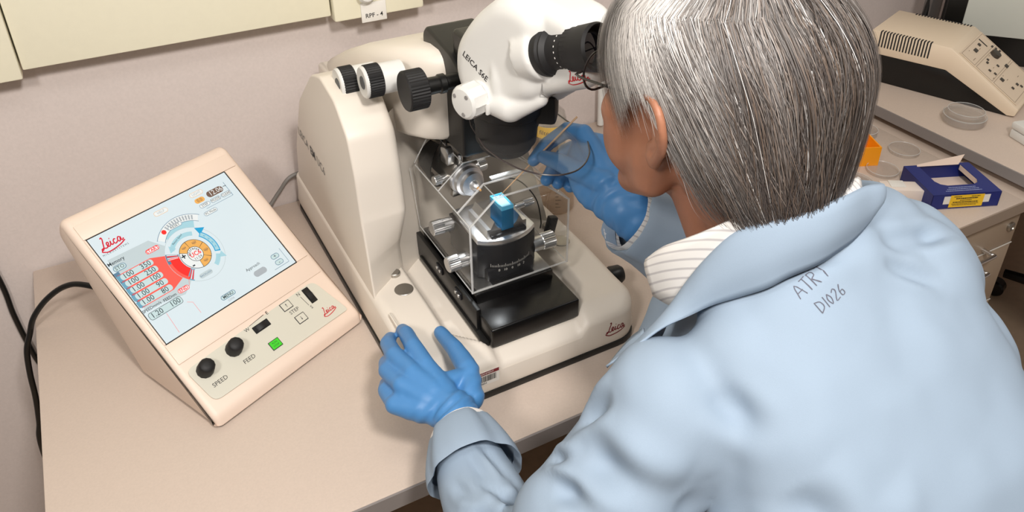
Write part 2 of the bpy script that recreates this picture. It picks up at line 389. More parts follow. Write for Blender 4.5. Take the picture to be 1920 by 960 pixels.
# recess back wall (curved)
def recess():
    V = []; F = []; nx, nz = 24, 16
    for j in range(nz+1):
        z = .80+(1.09-.80)*j/nz
        for i in range(nx+1):
            t = i/nx; x = .335+t*.235+ (0.0)
            y = 1.035+.075*math.sin(min(1, t*2.2)*PI/2)*(math.sin(min(1, (1-t)*2.6)*PI/2)) + .02*(z-.9)/.2
            V.append((x+max(0, 1.04-z)*.22*t, y, z))
    for j in range(nz):
        for i in range(nx): F.append((j*(nx+1)+i, j*(nx+1)+i+1, (j+1)*(nx+1)+i+1, (j+1)*(nx+1)+i))
    o = len(V)
    return V, F
mk('recess_panel', recess(), CREAM, mt, smooth=60)
mk('rear_body', pillow([Vector(p) for p in ((.34, 1.13), (.60, 1.13), (.60, 1.38), (.34, 1.40))], .80, 1.06, .01, 3), CREAM, mt)
# upper housing
def sec(y, x0, x1, z0, z1, r, n=7, dome=.008):
    R = rpoly([(x0, z0), (x1, z0), (x1, z1), (x0, z1)], [r*.4, r*.4, r, r], n); c_ = (x0+x1)/2
    return [(p.x, y, p.y+(dome*(1-((p.x-c_)/((x1-x0)/2))**2) if p.y > (z0+z1)/2 else 0)) for p in R]
HS = [(1.425, .352, .60, .965, 1.03, .03), (1.39, .345, .61, .985, 1.065, .035), (1.30, .345, .61, 1.01, 1.11, .03), (1.20, .350, .60, 1.035, 1.155, .03), (1.12, .362, .585, 1.045, 1.178, .028),
      (1.07, .380, .565, 1.048, 1.188, .026), (1.04, .400, .545, 1.05, 1.188, .025), (1.025, .418, .525, 1.052, 1.182, .022), (1.017, .43, .515, 1.06, 1.172, .015)]
house = mk('upper_housing', loft([sec(*h) for h in HS]), CREAM, mt, smooth=50)
mk('bracket', X(pillow(rpoly([(.965, 1.045), (.965, 1.182), (1.0, 1.2), (1.085, 1.215), (1.10, 1.20), (1.10, 1.045)], .008), .431, .51, .004), m=AX_YZ), BLK, mt)
mk('bracket_slot', box(.455, .459, .975, 1.02, 1.199, 1.2045), BLKM, mt)
mk('bracket_arm', X(pillow(rpoly([(.88, 1.165), (.88, 1.235), (1.01, 1.235), (1.01, 1.13)], .01), .44, .50, .006), m=AX_YZ), BLK, mt)
# ribbed focus knobs
def rknob(c0, L, r, white_sleeve, name, dx=-1):
    c0 = Vector(c0); k = mk(name, lathe([(0, 0), (r*.93, 0), (r, .002, 1), (r, L, 1), (r*.93, L+.001), (0, L+.001)], 80, c0, (1, 0, 0), ribd=.0009), RUB, mt, smooth=25, label='black ribbed focusing knob')
    if white_sleeve:
        mk('knob_face', lathe([(0, -.0005), (r*.35, -.0005), (r*.36, -.003), (r*.88, -.004), (r*.95, -.002), (r*.95, .001), (0, .001)], 40, c0, (1, 0, 0)), WHITE, k)
        mk('knob_socket', lathe([(0, -.0042), (r*.38, -.0042), (r*.4, -.0035), (r*.4, 0), (0, 0)], 24, c0, (1, 0, 0)), mat('grey_socket', (70, 72, 74), .5), k)
        mk('knob_sleeve', cyl(c0+Vector((L, 0, 0)), c0+Vector((L+.035, 0, 0)), r*.92, 40, .001), WHITE, k)
    return k
rknob((.296, 1.103, 1.142), .021, .0262, True, 'focus_knob')
rknob((.315, 1.040, 1.1665), .022, .0245, True, 'focus_knob')
kb = rknob((.345, .963, 1.176), .028, .0285, False, 'coarse_knob')
mk('knob_shaft', lathe([(0, .028), (.013, .028), (.012, .05), (.014, .052), (.014, .06), (.011, .062), (.011, .10), (0, .10)], 32, (.345, .963, 1.176), (1, 0, 0)), BLK, kb)
# ---- stereo microscope head
SA = Vector((.465, .885, 0)); th = math.radians(18); FA = Vector((math.sin(th), -math.cos(th), 0)); LF = Vector((-math.cos(th), -math.sin(th), 0)); ZU = Vector((0, 0, 1))
SM = frameM(SA, FA, ZU, LF)    # (D, z, off)
body_p = rpoly([(-.052, 1.250), (-.054, 1.208), (-.040, 1.180), (-.026, 1.158), (.008, 1.163), (.06, 1.192), (.092, 1.215), (.098, 1.26), (.098, 1.325), (.055, 1.336), (.025, 1.330), (-.018, 1.296)], [.02, .02, .01, .012, .02, .02, .015, .01, .03, .02, .02, .03], 6)
S3 = lambda D, z, o: SM @ Vector((D, z, o))
tubP = rpoly([(.03, 1.185), (.165, 1.247), (.166, 1.285), (.135, 1.325), (.05, 1.34)], .014, 6)
parts_ = [X(pillow(body_p, -.056, .056, .024, 8), m=SM), X(pillow(tubP, -.040, .040, .018, 7), m=SM)]
for s in (1, -1):
    parts_ += limb([S3(.012, 1.192, .046*s), S3(.045, 1.190, .044*s), S3(.082, 1.208, .030*s)], [.020, .021, .012]) + limb([S3(.024, 1.262, .046*s), S3(.030, 1.225, .048*s), S3(.035, 1.195, .046*s)], [.008, .012, .014])+[lathe([(0, -.03), (.034, -.03), (.035, -.004), (.033, .0005), (0, .0005)], 40, S3(.093, 1.274, .031*s), (FA*math.cos(math.radians(19))+ZU*math.sin(math.radians(19))).normalized())]
sh = blob('microscope_body', parts_, WHITE, mt, .0026, 6)
mk('tube_joint_line', X(tube([(.094, 1.2125, .0), (.094, 1.2125, .028), (.0955, 1.222, .0405), (.0965, 1.262, .0405)], .0006, 6, 0), m=SM), GREYINK, mt)
zk = SM @ Vector((.004, 1.196, .060))
zo = mk('zoom_knob', lathe([(0, .034), (.012, .034), (.019, .033), (.0225, .030), (.0235, .027, 1), (.0235, .008, 1), (.021, .006), (.021, 0), (0, 0)][::-1], 22, zk-LF*.004, LF, ribd=.0018), WHITE, mt, smooth=30)
for a in (.9, 2.6, 4.9): mk('knob_dimple', lathe([(0, .0305), (.0028, .0305), (.003, .029), (0, .029)][::-1], 12, zk+FA*.0145*math.cos(a)+ZU*.0145*math.sin(a), LF), GREYINK, zo)
mk('knob_tab', box(-.008, .008, -.003, .003, -.002, .002, .001), WHITE, zo, mtx=frameM(zk+LF*.006+FA*.023-ZU*.008, ZU, LF, FA))
tx = X(text('LEICA S6E', .0115, bold=.012), m=SM @ frameM((-.0045, 1.234, .075), Vector((.866, -.5, 0)), Vector((.5, .866, 0)), (0, 0, 1)))
mk('microscope_lettering', snap(tx, sh, -LF), INK, mt, smooth=0)
lg = X(join(script_logo()), m=SM @ frameM((.148, 1.2585, .06), Vector((.93, .36, 0))*.026, Vector((-.36, .93, 0))*.026, (0, 0, 1)))
mk('script_logo', snap(lg, sh, -LF), RED, mt, smooth=0)
EA = (FA*math.cos(math.radians(19))+ZU*math.sin(math.radians(19))).normalized()
for s in (1, -1):
    e0 = SM @ Vector((.093, 1.274, .031*s))
    ep = mk('eyepiece', lathe([(0, -.002), (.0295, -.002), (.0305, .004), (.0305, .010), (.0285, .013), (.0285, .015), (.0265, .017), (.0235, .020), (.0225, .024), (.0225, .042), (.0245, .044, 1), (.0265, .046, 1), (.0265, .056, 1), (.0268, .062), (.0285, .082), (.0265, .086), (.024, .083), (.021, .070), (0, .069)], 60, e0, EA, ribd=.0007), RUB, mt, smooth=30)
    ex, ey, ez = basis(EA)
    mk('scale_marks', join([X(box(-.0004, .0004, -.001, .001, -.0002, .0004), m=frameM(e0+EA*.034+(ex*math.cos(a)+ey*math.sin(a))*.0225, ez, (-ex*math.sin(a)+ey*math.cos(a)), ex*math.cos(a)+ey*math.sin(a))) for a in [i*.3 for i in range(21)]]), PAPER, ep)
    mk('lens', lathe([(0, .0715), (.017, .0708), (.0175, .070), (0, .070)][::-1], 30, e0, EA), mat('lens_glass', (8, 8, 14), .03, coat=1), ep)
ob0 = Vector((.463, .893, 1.094)); od = Vector((.0, -.10, .99))
ob = mk('objective', lathe([(0, .002), (.030, .002), (.0325, 0), (.0375, .006), (.039, .012), (.0425, .016), (.0435, .040), (.045, .043), (.0455, .062), (.049, .066), (.0515, .082), (.052, .092), (0, .095)], 64, ob0, od), RUB, mt, smooth=30)
mk('objective_lens', lathe([(0, .0015), (.028, .0015), (.029, .003), (0, .003)][::-1], 32, ob0, od), MT['lens_glass'], ob)
mk('objective_clamp', X(box(.025, .072, -.02, .02, -.012, .03, .006), m=frameM(ob0+Vector((0, 0, .058)), (.8, -.6, 0), (.6, .8, 0), (0, 0, 1))), RUB, mt)
# breath shield
SHM = clear('shield_acrylic', (.95, .94, .93), 1.35, .012)
sp = [(.448, .985), (.428, .93), (.415, .86), (.418, .82), (.427, .785), (.443, .76), (.465, .745), (.488, .745), (.508, .757), (.528, .778), (.545, .81), (.552, .85), (.553, .92), (.55, .96)]
spo = rpoly(sp, .01, 3)
sz = lambda x, y: 1.118+(y-.885)*-.03
sd = mk('breath_shield', ([Vector((v.x, v.y, v.z+sz(v.x, v.y))) for v in prism([(p.x, p.y) for p in spo], 0, .002)[0]], prism([(p.x, p.y) for p in spo], 0, .002)[1]), SHM, mt, label='clear curved breath shield under the objective', smooth=0)
mk('shield_rim', tube([(p.x, p.y, sz(p.x, p.y)+.001) for p in spo], .0011, 6, 0), mat('smoky_rim', (60, 52, 52), .3), sd)
mk('shield_bracket', box(.435, .47, .965, 1.0, 1.112, 1.125, .002), mat('grey_clear', (120, 122, 126), .2), mt)
# ---- lettering on the body
tM = frameM((.2735, 1.262, .957), Vector((0, -.93, -.04)), Vector((0, -.04, .93)), (-1, 0, 0))
mk('lettering_word', X(X(text('LEICA', .026), (-.052, 0, 0)), m=tM), GREYINK, mt, smooth=0)
mk('lettering_word', X(X(text('UC6', .026), (.060, 0, 0)), m=tM), GREYINK, mt, smooth=0)
mk('lettering_word', X(X(text('EM', .026, bold=.02), (.010, 0, 0)), m=tM), mat('dark_grey_ink', (80, 80, 82), .6), mt, smooth=0)
fl = X(join(script_logo()), m=frameM((.594, .7825, .790), Vector((.034, 0, 0)), Vector((0, 0, .034)), (0, -1, 0)))
mk('script_logo', snap(fl, base, (0, 1, 0)), DRED, mt, smooth=0)
# asset sticker
stk = mk('asset_sticker', prism([(q.x, q.y) for q in rpoly([(.333, .780), (.389, .780), (.389, .8055), (.333, .8055)], .002)], 0, .0006), PAPER, mt, mtx=frameM((0, .7808, 0), (1, 0, 0), (0, 0, 1), (0, -1, 0)), label='white barcode sticker with a dark red band')
bars = []; xx = .340
while xx < .383:
    w = random.choice([.0006, .0009, .0014]); bars.append(([Vector((xx, .7865, .0009)), Vector((xx+w, .7865, .0009)), Vector((xx+w, .7975, .0009)), Vector((xx, .7975, .0009))], [(0, 1, 2, 3)])); xx += w+random.choice([.0006, .0009])
mk('barcode', bars+[X(text('128884', .0050), (.361, .7833, .0009))], INK, stk, smooth=0)
mk('red_band', [([Vector((.3335, .7992, .0009)), Vector((.3885, .7992, .0009)), Vector((.3885, .8052, .0009)), Vector((.3335, .8052, .0009))], [(0, 1, 2, 3)]), X(text('U.S. GOVERNMENT', .0045), (.361, .8022, .0011))+(1,)], [DRED, PAPER], stk, smooth=0)
# buttons on arm rests
for x in (.322, .605):
    y1, y2 = (1.015, .972) if x < .4 else (1.012, .965)
    mk('steel_button', lathe([(0, .009), (.008, .009), (.0095, .008, 1), (.0095, 0, 1), (0, 0)][::-1], 40, (x, y1, .834), (0, 0, 1), ribd=.0004), STEELD, mt, smooth=25)
    mk('steel_disc', cyl((x-.001, y2, .830), (x-.001, y2, .8385), .015, 40, .0005), STEELD, mt)
# ---- black stage carriage
mk('carriage_rail', box(.383, .400, .816, 1.06, .815, .824, .001), BLK, mt)
mk('carriage', box(.391, .540, .805, .90, .818, .852, .003, 3), BLKG, mt)
mk('carriage_slide', box(.397, .530, .868, 1.07, .820, .870, .002), BLKG, mt)
mk('side_rail', box(.386, .394, .845, 1.075, .818, .862, .001), BLK, mt)
for y in (.895, .965):
    mk('side_latch', box(.383, .3865, y, y+.022, .846, .858, .001), BLKM, mt)
    for k in (0, 1): mk('latch_pin', cyl((.3815, y+.005+.011*k, .852), (.3832, y+.005+.011*k, .852), .0028, 12), STEEL, mt)
mk('steel_track', box(.402, .428, .875, 1.06, .8702, .8735), STEEL, mt)
mk('steel_track', box(.500, .527, .875, 1.06, .8702, .8735), STEEL, mt)
# knife stage: black segment block with an aluminium top
arc = [(.466+.075*math.sin(a), .957-.075*math.cos(a)) for a in np.linspace(-.72, .72, 15)]
segP = arc+[(.516, 1.0), (.416, 1.0)]
ks = mk('knife_stage', prism(segP, .874, .934, .0015), BLKM, mt)
mk('stage_foot', prism([(.425, .885), (.505, .885), (.505, .99), (.425, .99)], .868, .892, .002), BLKM, ks)
mk('stage_top', prism([(x*.99+.0047, y*.99+.0095) for x, y in arc]+[(.512, .995), (.42, .995)], .934, .942, .0012), ALU, ks)
sm_ = []
for i in range(31):
    a = -.45+i*.03; L = .006 if i % 5 == 0 else .0035; c_, s_ = math.cos(a), math.sin(a); z0 = .899-.006*math.cos(a*2)
    for (u0, u1) in ((-.00025, .00025),):
        P_ = lambda u, z: Vector((.466+.0754*s_+u*c_, .957-.0754*c_+u*s_, z))
        sm_.append(([P_(u0, z0), P_(u1, z0), P_(u1, z0+L), P_(u0, z0+L)], [(0, 1, 2, 3)]))
for i, t in enumerate(('30', '20', '10', '0', '10', '20', '30')):
    a = -.45+i*.15; c_, s_ = math.cos(a), math.sin(a)
    sm_.append(X(text(t, .006), m=frameM((.466+.0755*s_, .957-.0755*c_, .888), (c_, s_, 0), (0, 0, 1), (s_, -c_, 0))))
mk('angle_scale', sm_, PAPER, ks, smooth=0)
# knife holder cradle
cr = [(.434, .942), (.500, .942), (.500, .955), (.494, .955)]+[(.467+.021*math.cos(a), .972+.021*math.sin(a)-.002) for a in np.linspace(-.15, -PI+.15, 10)]+[(.440, .955), (.434, .955)]
mk('knife_cradle', X(prism(cr, .900, .965), m=AX_XZ), STEEL, ks)
mk('cradle_foot', box(.438, .497, .893, .901, .942, .9465, .001), BLKM, ks)
boat = bmesh.new()
kn = mk('diamond_knife', prism([(.457, .897), (.477, .897), (.477, .935), (.457, .935)], .949, .984, .0005), mat('blue_anodised', (18, 104, 150), .35, metal=.4), mt, label='bright blue diamond knife boat')
mk('boat_rim', join([box(.457, .4585, .897, .935, .984, .990), box(.4755, .477, .897, .935, .984, .990), box(.4585, .4755, .897, .8985, .984, .990), box(.4585, .4755, .9335, .935, .984, .990)]), mat('blue_rim', (90, 190, 235), .3, metal=.2), kn)
mk('boat_water', box(.4586, .4754, .8986, .9334, .984, .9875), mat('lit_water', (170, 225, 250), .05, coat=1), kn)
# clamp knobs
def knurl(p0, d, L, r, shaft=0, name='clamp_knob', parent=mt, m=None):
    p0 = Vector(p0); d = Vector(d).normalized(); pr = [(0, 0), (r*.86, 0), (r, .0015, 1), (r, L*.55, 1), (r*.9, L*.58), (r*.9, L), (0, L)]
    if shaft: pr = pr[:-1]+[(r*.5, L), (r*.5, L+shaft), (0, L+shaft)]
    return mk(name, lathe(pr, 48, p0, d, ribd=r*.08), m or STEEL, parent, smooth=25)
knurl((.378, .928, .893), (1, .02, .02), .034, .0125, .012)
knurl((.379, .985, .925), (1, .0, .0), .034, .012, .012)
knurl((.552, .905, .899), (-1, 0, .0), .040, .0135, .006)
knurl((.538, .945, .951), (-1, .0, -.06), .032, .0062, .02)
knurl((.549, .968, .933), (-1, .0, -.04), .022, .0062, .03)
# cable of the knife lamp
mk('lamp_cable', tube([(.47, .99, .975), (.49, .97, .992), (.52, .96, .985), (.545, .95, .95), (.552, .945, .91), (.548, .94, .897)], .0011, 6, 6), BLK, mt)
mk('cable_plug', X(box(-.008, .008, -.006, .006, -.02, .02, .003), (.566, .938, .895), (0, .25, 0)), BLK, mt)
# ---- specimen arm
AR = Vector((.440, 1.108, .985)); AD = Vector((.12, -1, -.02)).normalized(); ax, ay, az = basis(AD)
arm = mk('specimen_arm', lathe([(0, 0), (.020, 0), (.022, .03), (.0225, .065), (0, .065)], 40, AR, AD), STEELD, mt)
def shell(a0, a1, r, h0, h1):
    V = []; F = []; n = 16
    for i in range(n+1):
        a = a0+(a1-a0)*i/n; u = ax*math.cos(a)+ay*math.sin(a); hh = h1*(.72+.28*math.sin(PI*i/n))
        for rr, h in ((r, h0), (r+.008, hh), (r+.0095, hh), (r+.0015, h0)): V.append(AR+AD*h+u*rr)
    for i in range(n):
        for k in range(4): F.append((i*4+k, i*4+(k+1) % 4, (i+1)*4+(k+1) % 4, (i+1)*4+k))
    F += [(0, 1, 2, 3), (n*4+3, n*4+2, n*4+1, n*4)]; return V, F
mk('bellows_shell', shell(PI*.60, PI*1.40, .032, .01, .06), BLK, mt); mk('bellows_shell', shell(PI*.26, PI*.56, .032, .01, .055), BLK, mt)
H0 = AR+AD*.062; HM = frameM(H0, ax, ay, AD)
hexp = [(.026*math.cos(a), .026*math.sin(a)) for a in [PI/8+i*PI/4 for i in range(8)]]
mk('chuck_block', X(prism([(q[0], q[1]) for q in hexp], 0, .034, .002), m=HM), STEELD, arm)
mk('chuck_plate', X(prism([(-.02, -.033), (.012, -.033), (.018, -.02), (-.02, -.02)], .022, .030, .001), m=HM), STEELD, arm)
knurl(H0+ax*.050+AD*.016, -ax, .028, .011, .0, 'chuck_knob', arm)
knurl(H0-ax*.046+AD*.016, ax, .022, .008, .0, 'chuck_knob', arm)
for s in (-1, 1): mk('chuck_ear', X(prism([(q.x, q.y) for q in rpoly([(-.011, 0), (.011, 0), (.013, .02), (.004, .03), (-.011, .026)], .004)], -.006, .006, .001), m=frameM(H0+AD*.012+ay*.022+ax*.017*s, AD, ay, ax)), STEEL if s < 0 else STEELD, arm)
mk('chuck_pin', cyl(H0+AD*.022+ay*.022, H0+AD*.022+ay*.036, .0045, 16, .0008), ALU, arm)
mk('specimen_chuck', lathe([(0, .03), (.025, .03), (.027, .033), (.027, .040), (.0245, .042), (.0245, .050), (.020, .052), (.0195, .060), (.009, .062), (.008, .070), (.004, .074), (0, .074)], 40, H0, AD), ALU, arm)
mk('specimen_block', lathe([(0, .074), (.003, .074), (.0015, .081), (0, .081)], 12, H0, AD), mat('resin', (200, 150, 90), .3), arm)
mk('arm_cable', tube([H0+ay*.03+ax*-.01, H0+ay*.05+ax*-.008+AD*-.005, H0+ay*.062-ax*.014, H0+ay*.045-ax*.022, H0+ay*.02-ax*.026], .0011, 6, 6), BLK, arm)
l_ = bpy.data.lights.new('specimen_lamp', 'SPOT'); l_.energy = 1.1; l_.spot_size = math.radians(50); l_.shadow_soft_size = .006; l_.spot_blend = .6; l_.color = (.93, .97, 1)
o_ = bpy.data.objects.new('specimen_lamp', l_); COL.objects.link(o_); o_.location = (.463, .955, 1.085); o_.rotation_euler = (Vector((.462, .93, .98))-o_.location).to_track_quat('-Z', 'Y').to_euler()
# ---- acrylic chamber cover
ACR = clear('chamber_acrylic', (.985, .985, .98), 1.3, .006)
EDG = clear('acrylic_edge', (.95, .95, .94), 1.3, .38)
xs = [(.394, .8715), (.394, .990), (.437, 1.027), (.515, 1.027), (.558, .988), (.558, .8715)]; yF, yO0, yO1, yB = .872, .915, .985, 1.075
cv = thing('x', None, None) if False else None
cover = mk('chamber_cover', box(.394, .558, yF, yF+.0025, .871, .8725), EDG, mt, label='clear acrylic draught cover with bevelled shoulders')
def slab(p, q, y0, y1, t=.0025):
    p = Vector((p[0], 0, p[1])); q = Vector((q[0], 0, q[1])); n_ = Vector((-(q-p).z, 0, (q-p).x)).normalized()*t
    V = [Vector((a.x, y, a.z)) for y in (y0, y1) for a in (p, q, q-n_, p-n_)]
    return V, [(0, 1, 2, 3), (7, 6, 5, 4), (0, 4, 5, 1), (1, 5, 6, 2), (2, 6, 7, 3), (3, 7, 4, 0)]
mk('cover_front', X(prism(xs, yF, yF+.0025), m=AX_XZ), ACR, cover, smooth=0)
mk('cover_side', slab(xs[0], xs[1], yF+.003, yB), ACR, cover, smooth=0); mk('cover_side', slab(xs[4], xs[5], yF+.003, yB), ACR, cover, smooth=0)
for (a, b_) in ((1, 2), (2, 3), (3, 4)):
    mk('cover_shoulder' if a != 2 else 'cover_top', slab(xs[a], xs[b_], yF+.003, yO0), ACR, cover, smooth=0)
    mk('cover_shoulder' if a != 2 else 'cover_top', slab(xs[a], xs[b_], yO1, yB), ACR, cover, smooth=0)
E3 = lambda p, y: Vector((p[0], y, p[1]))
def rim(pts, r=.0011): return tube(pts, r, 5, 0)
edges = [rim([E3(q, yF+.001) for q in xs], .0019), rim([E3(q, yO0) for q in xs[1:5]], .0017), rim([E3(q, yO1) for q in xs[1:5]], .0010), rim([E3(xs[1], yF), E3(xs[1], yB)], .0011), rim([E3(xs[4], yF), E3(xs[4], yB)]),
         rim([E3(xs[2], yF), E3(xs[2], yO0)], .0009), rim([E3(xs[3], yF), E3(xs[3], yO0)], .0009), rim([E3(xs[2], yO1), E3(xs[2], yB)], .0008), rim([E3(xs[0], yF), E3(xs[0], yB)], .0009), rim([E3(xs[5], yF), E3(xs[5], yB)], .0009),
         rim([Vector((.394, 1.079, .992)), Vector((.425, 1.07, 1.052))], .0010), rim([Vector((.394, yB, .872)), Vector((.388, 1.085, .98))], .0006)]
mk('cover_edge', edges, EDG, cover, smooth=60)
mk('cover_plate', box(.452, .505, .918, .926, 1.0275, 1.0305, .001), mat('frosted_acrylic', (205, 208, 208), .25), cover)
# things on the right flank
mk('rear_foot', lathe([(0, 0), (.014, 0), (.016, .004), (.016, .02), (.012, .026), (0, .026)], 32, (.648, .885, .800), (1, -.2, .0)), BLK, mt)
# ================= control console =================
cu_o = Vector((.009, .907, TZ)); CY = math.radians(25.3)
cu = thing('control_console', 'cream desktop control console with a tilted colour touch screen', 'control console', cu_o, CY)
PW = .284
prof = rpoly([(0, .004), (.004, .022), (.076, .070), (.292, .236), (.306, .236), (.325, .208), (.186, .006), (.180, .004)], [.003, .008, .012, .010, .008, .02, .01, .002], 5)
# (v,z,u) outline extruded along u
AXU = Matrix(((0, 0, 1, 0), (1, 0, 0, 0), (0, 1, 0, 0), (0, 0, 0, 1)))
shell_o = mk('console_body', X(pillow(prof, 0, PW, .010, 5), m=AXU), PANELC, cu, smooth=50)
mk('console_foot', box(.006, PW-.006, .004, .178, .0003, .006, .002), BLK, cu)
sl = Vector((0, .216, .166)).normalized(); nl = Vector((0, -sl.z, sl.y)); SO = Vector((0, .076, .070))
def scr(u, s, h=0): return SO+Vector((u, 0, 0))+sl*s+nl*h
# raised bezel frame: four strips leaving the screen sunk
U0, U1, S0, S1 = .0125, .2515, .041, .2345
fr = []
def slabp(u0, u1, s0, s1, h0, h1, bev=.0006):
    return X(box(u0, u1, s0, s1, h0, h1, bev), m=frameM(SO, (1, 0, 0), sl, nl))
mk('screen_recess', slabp(U0-.001, U1+.001, S0-.001, S1+.001, -.004, .0006, 0), mat('recess_black', (16, 15, 14), .4), cu, smooth=0)
mk('screen_bezel', join([slabp(.009, U0-.0006, S0, S1, 0, .0019, .0008), slabp(U1+.0012, PW-.009, S0, S1, 0, .0019, .0008), slabp(.009, PW-.009, S1+.0008, .2615, 0, .0019, .0008), slabp(.009, PW-.009, .006, S0-.0010, 0, .0019, .0008)]), PANELC, cu)
# ---- screen graphics in 640x480 screen units (y down)
def em(name, rgb, s=.66):
    m = mat(name, rgb, .12, emit=s); m.node_tree.nodes['Principled BSDF'].inputs['Base Color'].default_value = [c*.35 for c in srgb(*rgb)[:3]]+[1]; return m
SCM = [em('scr_bg', (218, 232, 238)), em('scr_grey', (172, 180, 186)), em('scr_blue', (110, 165, 190)), em('scr_pill', (200, 222, 224)), em('scr_red', (250, 55, 50)), em('scr_redl', (252, 100, 88)),
       em('scr_dark', (50, 60, 66)), em('scr_orange', (238, 178, 96)), em('scr_white', (235, 240, 240)), em('scr_cyan', (45, 165, 215)), em('scr_steel', (98, 134, 160)), em('scr_lgrey', (196, 210, 214)), em('scr_logo', (215, 40, 60)), em('scr_brown', (120, 96, 84)), em('scr_pale', (168, 212, 224))]
BG, GR, BLU, PIL, RD, RDL, DK, OR, WH, CYN, STL, LG, LOG, BRN, PALE = range(15)
ui = []; _z = [0]
def ux(x, y, lay): return scr(U0+.0008+(U1-U0-.0016)*x/640, S1-.0008-(S1-S0-.0016)*y/480, .0010+lay*.00004)
def up(pts, m, lay): ui.append(([ux(x, y, lay) for x, y in pts], [tuple(range(len(pts)))[::-1]], m))
def upill(x0, y0, x1, y1, m, lay, r=None, edge=None, ew=2.2):
    r = min(abs(y1-y0)/2, (x1-x0)/2) if r is None else r
    def pl(g):
        P = []
        for cx_, cy_, a0 in ((x1-r, y1-r, 0), (x0+r, y1-r, 90), (x0+r, y0+r, 180), (x1-r, y0+r, 270)):
            for k in range(6): a = math.radians(a0+18*k); P.append((cx_+(r+g)*math.cos(a), cy_+(r+g)*math.sin(a)))
        return P
    if edge is not None: up(pl(0), edge, lay); up(pl(-ew), m, lay+1)
    else: up(pl(0), m, lay)
def usec(cx_, cy_, r0, r1, a0, a1, m, lay, n=28):
    A = [math.radians(a0+(a1-a0)*k/n) for k in range(n+1)]; sy = .985
    if r0 > 0:
        V = [ux(cx_+r*math.cos(a), cy_-r*math.sin(a)*sy, lay) for a in A for r in (r0, r1)]
        ui.append((V, [(2*i, 2*i+1, 2*i+3, 2*i+2) for i in range(n)], m))
    else: up([(cx_+r1*math.cos(a), cy_-r1*math.sin(a)*sy) for a in A[:-1]][::-1], m, lay)
def uring(cx_, cy_, r, w, m, lay): usec(cx_, cy_, r-w/2, r+w/2, 0, 360, m, lay, 48)
def ut(s, x, y, size, m, lay, rot=0, bold=.0, align='CENTER'):
    V, F = text(s, size*1.35, align, bold); c_, s_ = math.cos(rot), math.sin(rot)
    ui.append(([ux(x+(v.x*c_-v.y*s_), y-(v.x*s_+v.y*c_), lay) for v in V], F, m))
def line(x0, y0, x1, y1, w, m, lay):
    d = Vector((x1-x0, y1-y0)).normalized(); n_ = Vector((-d.y, d.x))*w/2; up([(x0+n_.x, y0+n_.y), (x1+n_.x, y1+n_.y), (x1-n_.x, y1-n_.y), (x0-n_.x, y0-n_.y)], m, lay)
up([(0, 0), (640, 0), (640, 480), (0, 480)], BG, 0)
for p in script_logo(): ui.append(([ux(70+v.x*92, 50-v.y*92, 3) for v in p[0]], p[1], LOG))
ut('M I C R O S Y S T E M S', 66, 82, 8, DK, 3)
up([(14, 103), (188, 108), (262, 200), (262, 300), (215, 335), (175, 360), (14, 330)], LG, 1)
up([(0, 160), (22, 160), (30, 322), (8, 322)], STL, 2)
CX, CY2 = 309, 243
up([(150, 172), (232, 204), (300, 240), (232, 290), (150, 322)], RDL, 2); up([(8, 172), (150, 172), (150, 322), (12, 322)], RDL, 2)
ut('Memory', 38, 122, 15, DK, 3, bold=.01)
upill(10, 136, 62, 160, PIL, 3, edge=STL); ut('STO', 36, 148, 15, DK, 5)
vals = (('100', '350'), ('100', '250'), ('1.00', '100'), ('1.00', '90'), ('1.00', '80'))
for i, (a, b_) in enumerate(vals):
    y = 175+i*30; up([(2, y), (24, y), (24, y+24), (2, y+24)], BLU, 3); upill(14, y, 152, y+24, PIL, 4, r=10); ut(a, 46, y+12, 22, DK, 6); ut(b_, 120, y+12, 22, DK, 6)
upill(150, 138, 208, 157, WH, 5, edge=RD); ut('START', 179, 148, 14, RD, 7, bold=.02)
upill(156, 330, 206, 349, WH, 5, edge=RD); ut('END', 181, 339, 14, RD, 7, bold=.02)
ut('SPEEDmm/s', 40, 338, 12, DK, 3, bold=.01); ut('FEEDnm', 118, 340, 12, DK, 3, bold=.01)
upill(8, 352, 152, 382, PIL, 4, r=10, edge=DK, ew=1.6); ut('1.20', 42, 367, 22, DK, 6); ut('100', 122, 367, 22, DK, 6)
usec(CX, CY2, 0, 118, 0, 360, LG, 2, 60); usec(CX, CY2, 0, 116, 0, 360, BG, 3, 60)
usec(CX, CY2, 66, 116, 152, 212, STL, 4); usec(CX, CY2, 66, 116, 212, 232, BLU, 4); usec(CX, CY2, 66, 104, 160, 218, RD, 5)
usec(CX, CY2, 104, 116, 174, 222, RDL, 5)
for a in (157, 166, 222, 228): usec(CX, CY2, 70, 112, a-1.2, a+1.2, RD, 6, 3)
for a in (154, 161, 164.5, 225, 231): usec(CX, CY2, 70, 112, a-.8, a+.8, WH, 6, 3)
usec(CX, CY2, 0, 63, 0, 360, DK, 6, 48)
for a0, a1, m in ((28, 96, OR), (98, 148, OR), (-38, 26, OR), (-94, -40, OR), (150, 264, WH)): usec(CX, CY2, 32, 61, a0, a1, m, 7)
usec(CX, CY2, 0, 30, 0, 360, WH, 8, 32)
ut('UC6', CX, 243, 19, RD, 9, bold=.02); ut('11:59', CX, 262, 12, DK, 9)
for i, ch in enumerate('Ultracut'):
    a = math.radians(165-i*21); ut(ch, CX+22*math.cos(a), 241-22*math.sin(a), 11, DK, 9, rot=a-PI/2, bold=.02)
ut('+', CX-47, 232, 26, DK, 9, bold=.03); ut('-', CX-36, 278, 26, DK, 9, bold=.03)
